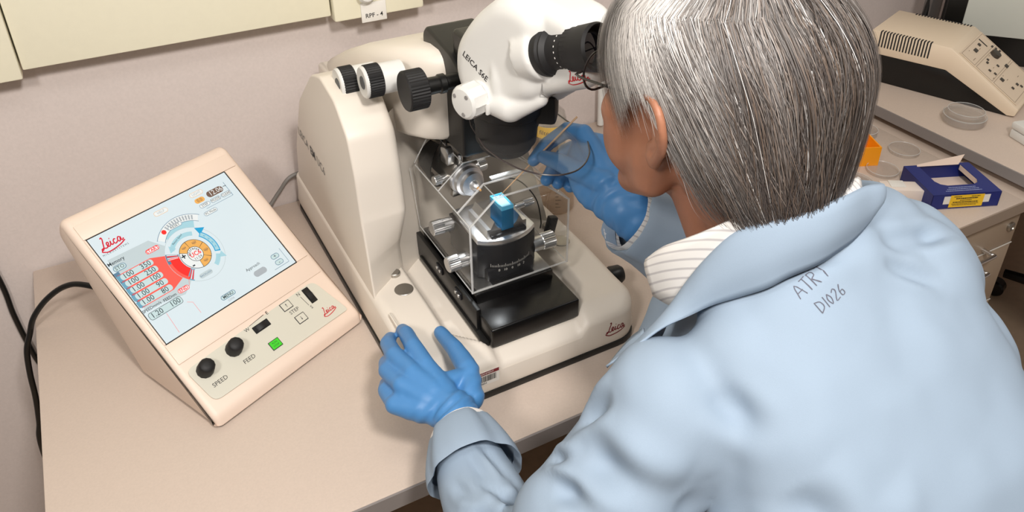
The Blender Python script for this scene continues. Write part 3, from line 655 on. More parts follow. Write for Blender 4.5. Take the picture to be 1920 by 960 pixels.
for a, s in ((60, 1), (122, .8), (-8, 1), (-66, .9)):
    x, y = CX+47*math.cos(math.radians(a)), CY2-47*math.sin(math.radians(a))
    for k in range(-2, 3): line(x+k*4, y-7*s, x+k*4, y+7*s-abs(k)*2, 1.3, BRN, 9)
    line(x-9, y, x+9, y, 1.3, BRN, 9)
usec(CX, CY2, 80, 98, 62, 142, PALE, 4); up([(228, 196), (238, 166), (258, 188)], PALE, 4); ut('Return Speed', 285, 158, 8, DK, 6, rot=.35)
usec(CX, CY2, 78, 102, -22, 44, CYN, 4); usec(CX, CY2, 82, 98, -19, 42, PALE, 5); up([(372, 150), (376, 186), (410, 166)], CYN, 4)
for i in range(4): a = math.radians(-8+i*13); ut('>', CX+90*math.cos(a), CY2-90*math.sin(a), 13, CYN, 6, rot=a+PI/2)
usec(CX, CY2, 80, 98, -62, -30, PALE, 4); up([(380, 300), (404, 282), (410, 312)], PALE, 4)
upill(262, 322, 322, 342, LG, 4); ut('BACKLASH', 292, 332, 8, STL, 6)
upill(214, 30, 300, 30, WH, 3) if False else None
AC = (330, 225)
usec(AC[0], AC[1], 122, 150, 52, 138, WH, 4, 30); usec(AC[0], AC[1], 120, 122, 50, 140, STL, 5, 30); usec(AC[0], AC[1], 150, 152, 50, 140, STL, 5, 30); usec(AC[0], AC[1], 90, 122, 60, 132, PALE, 2, 30)
for a in range(62, 116, 5): usec(AC[0], AC[1], 126, 146, a-1.4, a+1.4, GR, 6, 3)
ex_ = math.radians(121); usec(AC[0]+136*math.cos(ex_), AC[1]-136*math.sin(ex_), 0, 10, 0, 360, RD, 6, 16)
upill(282, 97, 344, 115, WH, 6, edge=STL, ew=1.5); ut('RESET', 313, 106, 12, DK, 8)
upill(272, 20, 334, 40, WH, 3, edge=OR, ew=1.2); ut('HELP', 303, 30, 11, GR, 5)
upill(444, 18, 506, 38, WH, 3, edge=OR, ew=1.2); ut('LIGHT', 475, 28, 11, GR, 5)
upill(446, 48, 492, 70, OR, 3); ut('0.0', 469, 59, 15, BRN, 5)
upill(508, 42, 588, 70, BRN, 3); ut('12.06', 552, 56, 22, WH, 5)
for x, s in ((450, 'STEP'), (504, 'MODE'), (558, 'CLEAR')): upill(x, 77, x+50, 95, WH, 3, edge=STL, ew=1.6); ut(s, x+25, 86, 11, DK, 5)
line(606, 36, 606, 104, 2, STL, 3); line(470, 104, 606, 104, 1.4, STL, 3); ut('~', 600, 52, 22, DK, 4)
upill(444, 114, 508, 132, WH, 3, edge=STL, ew=1.6); ut('PC Mode', 476, 123, 10, DK, 5)
upill(276, 438, 344, 458, PIL, 3, edge=STL); ut('MENU', 310, 448, 13, DK, 5, bold=.01); ut('S2006', 310, 468, 9, GR, 5)
ut('Approach', 470, 404, 13, DK, 3); upill(452, 424, 514, 450, GR, 3)
upill(560, 403, 600, 425, PIL, 3, edge=STL); ut('+', 580, 414, 18, DK, 5); upill(560, 432, 600, 454, PIL, 3, edge=STL); ut('-', 580, 443, 18, DK, 5)
line(618, 395, 618, 460, 1.6, STL, 3); line(540, 462, 618, 462, 1.6, STL, 3)
line(160, 388, 178, 400, 1.2, RDL, 3); line(178, 400, 178, 450, 1.2, RDL, 3); line(70, 384, 64, 470, 1.2, RDL, 3); line(208, 340, 232, 300, 1.2, RDL, 3)
screen = mk('touch_screen', ui, SCM, cu, smooth=0, label='lit colour touch screen')
# ---- keypad foil and its controls
s1 = Vector((0, .072, .048)).normalized(); n1 = Vector((0, -s1.z, s1.y)); KO = Vector((0, .004, .0235))
def kp(u, s, h=0): return KO+Vector((u, 0, 0))+s1*s+n1*h
KM = frameM(KO, (1, 0, 0), s1, n1)
pad = mk('keypad', X(prism([(q.x, q.y) for q in rpoly([(.016, .018), (.268, .014), (.252, .086), (.010, .079)], [.012, .006, .012, .012], 6)], .0001, .0011), m=KM), KEYPAD, cu)
def flat(vf, h=.0013): return X(X(vf, (0, 0, h)), m=KM)
for (u, s, nm, lu, ls) in ((.032, .064, 'SPEED', .036, .034), (.083, .066, 'FEED', .089, .036)):
    o = mk('dial_knob', lathe([(0, 0), (.0125, 0), (.0125, .001), (.0115, .018), (.0095, .021), (.003, .022), (0, .022)], 12, kp(u, s, .0012), n1), RUB, cu, smooth=50)
    mk('dial_label', flat(X(text(nm, .0092), (lu+.003, ls+.004, 0))), INK, cu, smooth=0)
def wheel(u, s, rot):
    M2 = KM @ Matrix.Translation((u, s, 0)) @ Matrix.Rotation(rot, 4, 'Z')
    o = mk('thumb_wheel_slot', X(prism([(q.x, q.y) for q in rpoly([(-.014, -.006), (.014, -.006), (.014, .006), (-.014, .006)], .001)], .0012, .0016), m=M2), BLK, cu)
    rr = 40; V = lathe([(0, -.0045), (.0125, -.0045), (.013, -.004, 1), (.013, .004, 1), (.0125, .0045), (0, .0045)], rr, (0, 0, 0), (0, 1, 0), ribd=.0007)
    V = ([v for v in V[0]], V[1]); V = X(V, (0, 0, -.0075)); V = ([Vector((v.x, v.y, max(v.z, .0014))) for v in V[0]], V[1]); mk('thumb_wheel', X(V, m=M2), RUB, o, smooth=30)
wheel(.138, .071, 0.0); wheel(.232, .069, -PI/2)
mk('keypad_print', [flat(X(text('W', .008), (.117, .0785, 0))), flat(X(text('E', .008), (.158, .0835, 0))), flat(ribbon([(.123, .0815), (.152, .0845)], .0007, 0, 0)), flat(X(text('N', .008), (.2175, .080, 0))), flat(X(text('S', .008), (.2215, .051, 0))), flat(ribbon([(.218, .075), (.220, .056)], .0007, 0, 0)), flat(X(text('STEP', .0085), (.195, .062, 0)))], INK, cu, smooth=0)
def key(u, s, m, w=.009, arrow=None):
    o = mk('key', X(X(box(-w, w, -w*.8, w*.8, 0, .0007, .0003), (u, s, .0011)), m=KM), INK, cu)
    mk('key_face', X(X(box(-w+.0011, w-.0011, -w*.8+.0011, w*.8-.0011, .0007, .0010), (u, s, .0011)), m=KM), m, o)
    if arrow: mk('key_arrow', join([flat(ribbon([(u, s-.003), (u, s+.003)], .0007, 0, 0), .0023), flat(([Vector((u-.0012, s+arrow*.001, 0)), Vector((u+.0012, s+arrow*.001, 0)), Vector((u, s+arrow*.0035, 0))], [(0, 1, 2)]), .0024)]), INK, o)
    return o
key(.190, .076, KEYPAD, arrow=1); key(.196, .046, KEYPAD, arrow=-1)
gk = key(.137, .036, mat('green_lit_key', (60, 185, 40), .3, emit=.25), .0092)
mk('key_print', flat(join([X(text('RUN', .0042), (.137, .0385, 0)), X(text('STOP', .0042), (.137, .0335, 0))]), .0023), mat('dark_green_ink', (20, 90, 20), .5), gk, smooth=0)
mk('script_logo', flat(X(join([([v*.024 for v in p[0]], p[1]) for p in script_logo()]), (.241, .031, 0))), RED, cu, smooth=0)
# ---- cables
prop(mk('console_cable', tube([(-.06, 1.19, .815), (-.119, 1.24, .828), (-.150, 1.262, .822), (-.182, 1.27, .802), (-.208, 1.27, .775), (-.222, 1.27, .745), (-.2345, 1.27, .715), (-.243, 1.27, .668), (-.249, 1.27, .615), (-.258, 1.27, .562), (-.270, 1.27, .500), (-.275, 1.27, .30), (-.275, 1.27, .006), (-.30, 1.30, .006)], .0047, 10, 8), BLK), 'black cable looping from the console over the bench end', 'cable')
prop(mk('wall_cable', tube([(-.30, 1.443, 1.10), (-.282, 1.443, .92), (-.264, 1.443, .755), (-.264, 1.443, .676), (-.261, 1.443, .61), (-.255, 1.443, .55), (-.235, 1.443, .48), (-.15, 1.443, .42), (.05, 1.443, .40)], .0047, 10, 8), BLK), 'black cable hanging along the wall behind the bench corner', 'cable')
prop(mk('grey_power_cord', tube([(.16, 1.405, .758), (.20, 1.42, .762), (.235, 1.432, .79), (.262, 1.436, .815), (.30, 1.438, .82)], .004, 10, 8), mat('grey_cable', (120, 116, 112), .5)), 'grey cord curving up the wall behind the microtome', 'cord')
# ================= things on the benches =================
GL = clear('clear_glass', (.93, .93, .92), 1.4, .03); GL2 = clear('clear_polystyrene', (.95, .94, .93), 1.35, .06)
bt = thing('reagent_bottle', 'clear glass bottle with handwritten yellow label behind the gloved hand', 'bottle', (.828, 1.385, TZ))
mk('glass', lathe([(0, .001), (.036, .001), (.0375, .005), (.0375, .08), (.034, .095), (.022, .108), (.018, .113), (.018, .128), (.0165, .128), (.0165, .113), (.02, .107), (.032, .094), (.036, .08), (.036, .006), (0, .004)], 40), GL, bt)
mk('liquid', lathe([(0, .005), (.0355, .005), (.0355, .042), (0, .042)], 32), clear('pale_liquid', (.82, .74, .62), 1.33, .1), bt)
def wrap(r, a0, a1, z0, z1, n=20):
    V = [Vector((r*math.cos(a0+(a1-a0)*i/n), r*math.sin(a0+(a1-a0)*i/n), z)) for i in range(n+1) for z in (z0, z1)]
    return V, [(2*i, 2*i+2, 2*i+3, 2*i+1) for i in range(n)]
mk('yellow_tape', wrap(.0379, 3.2, 5.6, .046, .074), YEL, bt, label='yellow label tape with handwriting')
tw = X(text('filtered', .015), (0, 0, 0)); tw = ([Vector((.0383*math.cos(4.15+v.x/.038), .0383*math.sin(4.15+v.x/.038), .060+v.y)) for v in tw[0]], tw[1]); mk('handwriting', tw, INK, bt, smooth=0)
bk = thing('beaker', 'small graduated clear beaker between the cover and the gloved fingers', 'beaker', (.722, 1.175, TZ))
mk('glass', lathe([(0, .001), (.032, .001), (.035, .006), (.035, .078), (.037, .081), (.0355, .081), (.0335, .078), (.0335, .007), (0, .004)], 36), clear('beaker_plastic', (.90, .84, .76), 1.4, .12), bk)
g_ = [([Vector((.0353*math.cos(a), .0353*math.sin(a), z)) for a, z in ((4.1, z0), (4.1+w, z0), (4.1+w, z0+.0012), (4.1, z0+.0012))], [(0, 1, 2, 3)]) for z0, w in ((.02, .3), (.028, .18), (.036, .3), (.044, .18), (.052, .3), (.060, .18), (.068, .3))]
mk('graduation_marks', g_, INK, bk, smooth=0)
prop(mk('glass_rod', cyl((.99, 1.42, .755), (.985, 1.42, .93), .008, 16, .002), mat('white_tube', (225, 225, 222), .3)), 'white plastic tube leaning at the wall beside the head', 'tube')
cj = thing('specimen_jar', 'clear jar with amber contents beside the white tube by the wall', 'jar', (1.03, 1.375, TZ))
mk('glass', lathe([(0, .001), (.03, .001), (.032, .004), (.032, .05), (.030, .054), (.030, .06), (.028, .06), (.028, .053), (.030, .049), (.030, .005), (0, .003)], 32), GL, cj); mk('contents', lathe([(0, .004), (.029, .004), (.029, .03), (0, .034)], 24), mat('amber_bits', (176, 138, 96), .6, var=.4, scale=300, bump=1), cj)
def petri(x, y, z, r, label, lid=True, h=.013):
    p = thing('petri_dish', label, 'petri dish', (x, y, z), 0)
    mk('dish', lathe([(0, .0003), (r*.96, .0003), (r*.96, h), (r*.93, h), (r*.93, .002), (0, .002)], 48), GL2, p)
    mk('dish_rim', tube([(r*.95*math.cos(a), r*.95*math.sin(a), h) for a in np.linspace(0, 2*PI, 49)], .0005, 5, 0), MT['frosted_acrylic'], p)
    if lid:
        mk('lid', lathe([(r, .004), (r, h+.002), (0, h+.002), (0, h+.0032), (r+.001, h+.0032), (r+.001, .004)], 48), GL2, p)
        mk('lid_rim', tube([(r*math.cos(a), r*math.sin(a), h+.003) for a in np.linspace(0, 2*PI, 49)], .0005, 5, 0), MT['frosted_acrylic'], p)
    return p
petri(1.675, .977, .7905, .045, 'stacked pair of clear petri dishes on the raised shelf before the meter', True, .016)
petri(1.675, .977, .8115, .040, 'upper clear petri dish resting on the raised shelf stack', False, .010)
petri(1.512, .992, TZ, .034, 'clear petri lid on the side counter against the raised shelf', False, .008)
petri(1.40, .955, TZ, .034, 'clear petri dish between the orange tray and blue carton', False, .008)
petri(1.29, .94, TZ, .045, 'clear petri dish in front of the orange tray, nearest the shoulder', True, .012)
pr_ = petri(1.50, 1.095, TZ, .032, 'ribbed clear dish standing behind the orange tray', False, .014)
# orange tray
ot = thing('orange_tray', 'open orange plastic tray behind the grey hair', 'tray', (1.405, 1.035, TZ), math.radians(-24))
tk = [box(-.11, .03, -.05, .05, 0, .003), box(-.11, .03, -.05, -.047, .003, .045), box(-.11, .03, .047, .05, .003, .045), box(-.11, -.107, -.047, .047, .003, .045), box(.027, .03, -.047, .047, .003, .045)]
mk('tray_shell', tk, mat('orange_plastic', (250, 160, 20), .4), ot, smooth=0)
# blue carton
bx = thing('blue_carton', 'dark blue cardboard carton with a cut-out window and yellow sticker', 'carton', (1.491, .752, TZ), math.radians(-22.5))
BLUE = mat('blue_card', (20, 36, 110), .45); CARD = mat('card_inside', (226, 205, 190), .7)
w_, d_, h_ = .142, .115, .034
mk('carton_side', join([box(-w_, 0, 0, .0012, 0, h_), box(-w_, 0, d_-.0012, d_, 0, h_), box(-w_, -w_+.0012, 0, d_, 0, h_), box(-.0012, 0, 0, d_, 0, h_)]), BLUE, bx, smooth=0)
mk('carton_bottom', box(-w_, 0, 0, d_, .0003, .0012), CARD, bx, smooth=0)
outer = [(-w_, 0), (0, 0), (0, d_), (-w_, d_)]
inner = rpoly([(-w_+.030, .032), (-.022, .032), (-.022, d_-.004), (-w_+.030, d_-.004)], [.018, .018, .001, .001], 6)
bm = bmesh.new(); 
def strip(poly_pts): return prism(poly_pts, h_-.0008, h_+.0004)
il = [(q.x, q.y) for q in inner]; n7 = len(il)
top = [strip([(-w_, 0), (0, 0), (0, d_), (-.022, d_)]+[il[k] for k in range(14 if n7 > 14 else n7//2, 6, -1)]) ] if False else [
  strip([(-w_, 0), (-w_+.030, 0), (-w_+.030, d_), (-w_, d_)]), strip([(-.022, 0), (0, 0), (0, d_), (-.022, d_)]), strip([(-w_+.030, 0), (-.022, 0), (-.022, .032), (-w_+.030, .032)]), strip([(-w_+.03, d_-.006), (-.022, d_-.006), (-.022, d_), (-w_+.03, d_)]),
  strip([(-w_+.030, .032), (-w_+.048, .032), (-w_+.036, .038), (-w_+.030, .050)]), strip([(-.040, .032), (-.022, .032), (-.022, .050), (-.028, .038)])]
mk('carton_top', top, BLUE, bx, smooth=0)
mk('window_flap', X(prism([(-.09, 0), (0, 0), (.030, .030), (-.088, .006)], 0, .0008), (-.026, d_-.006, h_), (.18, .0, 0)), CARD, bx, smooth=0)
for q0 in (-w_+.0295, -.0222): mk('inner_rim', box(q0, q0+.0007, .034, d_-.006, h_-.012, h_-.0009), CARD, bx, smooth=0)
BF = frameM((0, -.0003, 0), (1, 0, 0), (0, 0, 1), (0, -1, 0))
def bq(x0, x1, z0, z1, h): return X(([Vector((x0, z0, h)), Vector((x1, z0, h)), Vector((x1, z1, h)), Vector((x0, z1, h))], [(0, 1, 2, 3)]), m=BF)
mk('white_sticker', bq(-.118, -.022, .012, .030, .0002), PAPER, bx, smooth=0)
st_ = mk('yellow_sticker', bq(-.105, -.035, .004, .032, .0005), YEL, bx, smooth=0)
def dashes(x0, x1, y, h, hgt):      # print too small to read: broken dark strokes
    out = []; x = x0
    while x < x1:
        w = random.uniform(.0012, .0045); e = min(x+w, x1); out.append(([Vector((x, y, h)), Vector((e, y, h)), Vector((e, y+hgt, h)), Vector((x, y+hgt, h))], [(0, 1, 2, 3)])); x = e+random.uniform(.0004, .0009)
    return out
rows = dashes(-.098, -.082, .0275, .0008, .0016)+dashes(-.062, -.044, .0275, .0008, .0016)+dashes(-.093, -.048, .0228, .0008, .0026)+dashes(-.084, -.060, .0190, .0008, .0014)+dashes(-.098, -.046, .0145, .0008, .0022)+dashes(-.100, -.044, .0112, .0008, .0012)+dashes(-.098, -.048, .0082, .0008, .0012)
mk('sticker_print', [X(r_, m=BF) for r_ in rows], INK, st_, smooth=0)
mk('top_print', [X(r_, (0, 0, h_+.0007)) for yy in (.010, .016, .022) for r_ in dashes(-.12+yy, -.030-yy*.5, yy, 0, .0026)], mat('silver_print', (140, 150, 190), .5), bx, smooth=0)
wb = thing('white_carton', 'small white tissue box lying against the blue carton', 'box', (1.345, .872, TZ), math.radians(-32))
mk('box_body', box(-.035, .055, -.018, .018, 0, .026, .001), mat('white_card', (228, 215, 205), .6), wb); mk('box_tongue', box(-.018, .012, -.006, .0185, .026, .0275, .0005), PAPER, wb)
pb = thing('white_case', 'white lidded plastic case on the raised shelf edge', 'case', (1.737, .812, .7905), math.radians(-15))
mk('case_base', box(-.055, .10, -.06, .06, 0, .020, .004), WHITE, pb); mk('case_lid', box(-.057, .102, -.062, .062, .0205, .038, .006), WHITE, pb)
# ---- meter with sloped panel
mo = thing('bench_controller', 'cream and black bench controller with a sloped switch panel', 'controller', (1.673, 1.245, .7905), math.atan2(-.938, .347))
# local x = along (to the front), local y = +w is to the right of it in picture -> negative y
MCR = mat('aged_cream', (226, 208, 184), .5, bump=.05, scale=700, bdist=.0004)
AXM = Matrix(((1, 0, 0, 0), (0, 0, -1, 0), (0, 1, 0, 0), (0, 0, 0, 1)))   # outline (along,z) -> x,z ; extrusion h -> -y... kept right-handed
mw = -.185
def side(poly, h0, h1, bev): 
    v = prism(poly, h0, h1, bev); return ([Vector((p.x, p.z, p.y)) for p in v[0]], [f[::-1] for f in v[1]])
mk('lower_case', side([(-.002, 0), (.315, 0), (.330, .006), (.170, .070), (-.008, .070)], .004, .181, .001), BLK, mo)
mk('upper_case', side([(-.012, .070), (-.016, .128), (.168, .128), (.338, .022), (.334, .004), (.318, .002), (.168, .072)], .0, .185, .003), MCR, mo)
for i in range(17):
    x0 = .006+i*.0072
    mk('vent_slot', join([box(x0, x0+.0032, -.0006, .002, .090, .1275), box(x0, x0+.0032, -.0005, .012, .1270, .1288)]), INK, mo, smooth=0)
for i in range(19):
    x0 = .028+i*.0072; mk('vent_slot', box(x0, x0+.0032, .174, .1856, .1270, .1288), INK, mo, smooth=0)
PM = frameM((.170, 0, .1285), Vector((.849, 0, -.529)), (0, 1, 0), Vector((.529, 0, .849)))   # panel: x down slope, y width
mk('panel_foil', X(box(.018, .188, .008, .178, -.0005, .0008), m=PM), mat('panel_foil', (222, 203, 180), .5), mo, smooth=0)
TAN = mat('panel_line', (150, 130, 110), .6)
def fr_(x0, x1, y0, y1, t=.0009): return [X(box(a, b_, c_, d2, .0008, .0012), m=PM) for a, b_, c_, d2 in ((x0, x1, y0, y0+t), (x0, x1, y1-t, y1), (x0, x0+t, y0, y1), (x1-t, x1, y0, y1))]
mk('panel_lines', fr_(.022, .062, .012, .174)+fr_(.066, .114, .012, .174)+fr_(.118, .182, .012, .174), TAN, mo, smooth=0)
for x, y, a, b_ in ((.040, .075, .010, .016), (.036, .112, .008, .010), (.078, .068, .006, .008), (.074, .082, .006, .006), (.100, .095, .007, .006), (.094, .045, .007, .006), (.108, .052, .007, .006), (.060, .155, .005, .008), (.070, .160, .005, .008), (.080, .165, .005, .008), (.115, .128, .009, .014), (.128, .054, .010, .012), (.158, .060, .007, .007), (.160, .092, .007, .008), (.170, .10, .007, .006)):
    mk('rocker_switch', X(box(x-a/2, x+a/2, y-b_/2, y+b_/2, .0008, .003, .0006), m=PM), mat('dark_switch', (62, 56, 50), .5), mo)
mk('slide_switch', X(box(.026, .052, .134, .137, .0008, .002), m=PM), INK, mo)
mk('dial', X(lathe([(0, .0008), (.012, .0008), (.0115, .010), (0, .011)][::1], 28), m=PM @ Matrix.Translation((.078, .128, 0))), MT['dark_switch'], mo)
mk('panel_text', [X(box(x-.0008, x+.0008, y-w/2, y+w/2, .0008, .0010), m=PM) for x, y, w in ((.052, .035, .018), (.030, .05, .006), (.044, .098, .010), (.096, .072, .008), (.070, .105, .006), (.124, .075, .006), (.137, .075, .010), (.150, .13, .010), (.112, .030, .008))], TAN, mo, smooth=0)
# dark bezel with pale screen behind, post and lead
mn = thing('pale_monitor', 'pale instrument panel with a black surround behind the bench controller', 'monitor', (2.02, 1.20, .7905), math.radians(-48))
mk('surround', box(-.10, .62, -.02, .03, .0, .40, .004), BLK, mn); mk('pale_panel', box(-.055, .60, -.024, -.0205, .075, .39, .002), mat('pale_panel', (205, 208, 200), .4), mn)
ps = thing('support_post', 'grey metal post with a black lead behind the bench controller', 'post', (1.98, 1.33, .7905))
mk('post_column', box(-.02, .025, -.012, .012, 0, .45, .003), mat('post_grey', (112, 108, 106), .4, metal=.4), ps)
mk('black_lead', tube([(-.045, 0, .0), (-.04, .0, .03), (-.02, .0, .09), (-.008, 0, .2), (-.008, 0, .40)], .008, 10, 6), BLK, ps)
mk('post_foot', box(-.07, .04, -.03, .03, 0, .012, .003), BLK, ps)
# adapter glimpsed behind controller
prop(mk('power_adapter', X(box(-.03, .03, -.02, .02, 0, .03, .004), (1.745, 1.385, .7905)), BLK), 'black power adapter behind the bench controller', 'adapter')
# office chair base at the right
oc = thing('office_chair', 'black office chair on castors under the side counter', 'chair', (2.35, .80, 0))
for k in range(5):
    a = PI+k*2*PI/5; dd = Vector((math.cos(a), math.sin(a), 0)); mk('spoke', tube([dd*.03+Vector((0, 0, .11)), dd*.27+Vector((0, 0, .085))], [.022, .014], 8, 0), BLK, oc)
    cs = mk('castor', lathe([(0, -.02), (.022, -.02), (.027, -.015), (.027, .015), (.022, .02), (0, .02)], 20, dd*.28+Vector((0, 0, .028)), Vector((-dd.y, dd.x, 0))), BLKG, oc)
mk('gas_column', cyl((0, 0, .08), (0, 0, .42), .025), BLKG, oc); mk('seat', box(-.22, .22, -.22, .22, .42, .49, .03, 4), BLK, oc)
# ================= the person =================
person = thing('person', 'grey haired person in a pale blue lab coat and blue gloves leaning to the microscope', 'person', (0, 0, 0))
SKIN = mat('skin', (160, 108, 82), .5, var=.10, scale=38, bump=.3, sss=.08, bdist=.0006)
COAT = mat('coat_cotton', (143, 160, 178), .8, bump=.25, scale=1100, bdist=.0003, var=.015)
GLOVE = mat('nitrile_glove', (72, 130, 186), .45, bump=.35, scale=45, aniso=(1, 4, 1), bdist=.0008)
SHIRT = mat('shirt_white', (232, 228, 224), .8)
HS_ = 1.06; HO = Vector((.523, .564, 1.290)); hy = math.radians(9)
HM_ = Matrix.Translation(HO) @ Matrix.Rotation(hy, 4, 'Z') @ Matrix.Rotation(math.radians(-6), 4, 'X') @ Matrix.Scale(HS_, 4)
def hp(x, y, z): return HM_ @ Vector((x, y, z))
head = [ball((0, -.012, .045), (.077, .098, .085)), ball((0, .04, -.02), (.064, .060, .088)), ball((0, .062, -.088), (.040, .040, .028)),
        ball((0, .035, -.055), (.058, .055, .05)), ball((0, .106, -.06), (.024, .012, .011)), ball((0, .098, -.085), (.022, .016, .018))]
for s in (-1, 1):
    head += limb([(s*.064, .0, -.035), (s*.056, .018, -.07), (s*.03, .07, -.095)], [.014, .019, .018]); head += [ball((s*.046, .052, -.040), (.028, .036, .042)), ball((s*.047, .062, -.012), .026), ball((s*.054, .020, -.050), (.022, .03, .032)), ball((s*.032, .086, .042), (.026, .014, .012)), ball((s*.012, .112, -.026), .008)]
head += limb([(0, .098, .03), (0, .117, -.012), (0, .126, -.026)], [.009, .010, .012])
head = [X(h, m=HM_) for h in head]
NK0 = hp(0, -.022, -.03); NB = Vector((.562, .445, 1.135))
NKm = hp(0, .0, -.07)
head += limb([NK0, NK0.lerp(NB, .5), NB], [.064, .060, .058]); head += limb([NKm, NKm.lerp(NB+Vector((-.01, .05, -.02)), .6), NB+Vector((-.01, .05, -.04))], [.045, .052, .06])
core = [ball((.58, .41, 1.02), (.14, .09, .12))]
shL, elL, wrL = Vector((.400, .425, 1.045)), Vector((.232, .430, .822)), Vector((.272, .655, .858))
shR, elR, wrR = Vector((.770, .450, 1.060)), Vector((.790, .650, .885)), Vector((.548, .716, 1.048))
core += limb([Vector((.58, .43, 1.06)), shL, elL, elL.lerp(wrL, .7)], [.07, .05, .035, .026]); core += limb([Vector((.58, .43, 1.06)), shR, elR, elR.lerp(wrR, .7)], [.07, .05, .035, .026])
core += limb([(.59, .38, 1.0), (.62, .24, .78), (.635, .17, .62)], [.11, .11, .13])
blob('body', head+core, SKIN, person, .0042, 9)
for s in (-1, 1):
    e = mk('eye', ball((0, 0, 0), .0118), mat('eye_white', (230, 226, 222), .15, coat=1), person, mtx=Matrix.Translation(hp(s*.032, .0885, .018)), smooth=180)
    mk('iris', X(ball((0, 0, 0), (.0055, .0055, .003)), m=frameM(hp(s*.032, .0885, .018)-e.matrix_local.translation+Vector((-.0036, .0106, 0)), *basis((-.34, .94, 0)))), mat('iris_brown', (50, 32, 22), .1), e, smooth=180)
    mk('eyebrow', X(join(limb([(s*.015, .101, .042), (s*.033, .101, .048), (s*.052, .088, .042)], [.003, .004, .002], 8)), m=HM_), mat('brow_grey', (110, 104, 100), .8), person, smooth=180)
    # ear
    ea = [ball((s*.084, -.022, .002), (.006, .014, .026)), ball((s*.083, -.010, -.028), (.007, .009, .011))]
    hx = [(s*.080, -.004, .006), (s*.086, -.002, .022), (s*.092, -.008, .032), (s*.098, -.022, .034), (s*.102, -.034, .024), (s*.101, -.037, .006), (s*.095, -.030, -.012), (s*.088, -.018, -.026), (s*.084, -.011, -.034)]
    ea += limb(spline(hx, 3), np.interp(np.linspace(0, 1, 25), (0, .3, .6, 1), (.003, .0042, .0042, .006)).tolist(), 10)
    ea += limb([(s*.080, -.008, -.02), (s*.085, -.024, -.010), (s*.090, -.028, .012)], [.008, .008, .006]); ea += limb([(s*.078, -.020, -.012), (s*.090, -.028, -.004), (s*.091, -.028, .02)], [.008, .007, .006])
    blob('ear', ea, SKIN, person, .0016, 5, HM_)
# ---- hair
HC = Vector((0, -.020, .040)); HR = Vector((.097, .129, .104))
def hair_end(az):  # az: 0 front, 180 back (degrees), lower limit in head z
    return np.interp(abs(az), [0, 25, 40, 55, 68, 78, 90, 102, 112, 125, 145, 165, 180], [.072, .062, .045, .014, -.012, .010, .040, .036, .004, -.030, -.064, -.088, -.098])
crown = Vector((.05, .10, 1)).normalized(); cx_, cy_, cz_ = basis(crown, (0, 1, 0))
def hair_point(psi, al, lift):
    d = (cz_*math.cos(psi)+(cx_*math.cos(al)+cy_*math.sin(al))*math.sin(psi))
    z = d.z; h = math.hypot(d.x, d.y)
    if z < 0: k = 1-.16*min(1, (-z))**1.5; d = Vector((d.x/h*k, d.y/h*k, z*1.0)) if h > 1e-5 else d
    if z < -.0: d.z = z*1.25
    p = Vector((HC.x+d.x*HR.x*lift, HC.y+d.y*HR.y*lift, HC.z+d.z*HR.z*lift)); return p
def strand(al, psi0, lift, drift, jitter_end, off=0, flow=1):
    pts = []; dpsi = .07; psi = psi0; a = al; dg_ = math.degrees(al) % 360
    left = max(0, 1-abs(dg_-185)/75)*flow
    while psi < 3.0:
        p = hair_point(psi, a+off*(1-.55*min(1, psi/2.1)), lift); az = math.degrees(math.atan2(p.x, p.y))
        if p.z < hair_end(az)+jitter_end and psi > psi0+.1: break
        pts.append(p); psi += dpsi; a += (drift+left*(-.55 if psi < 1.05 else .42))*dpsi
    return pts
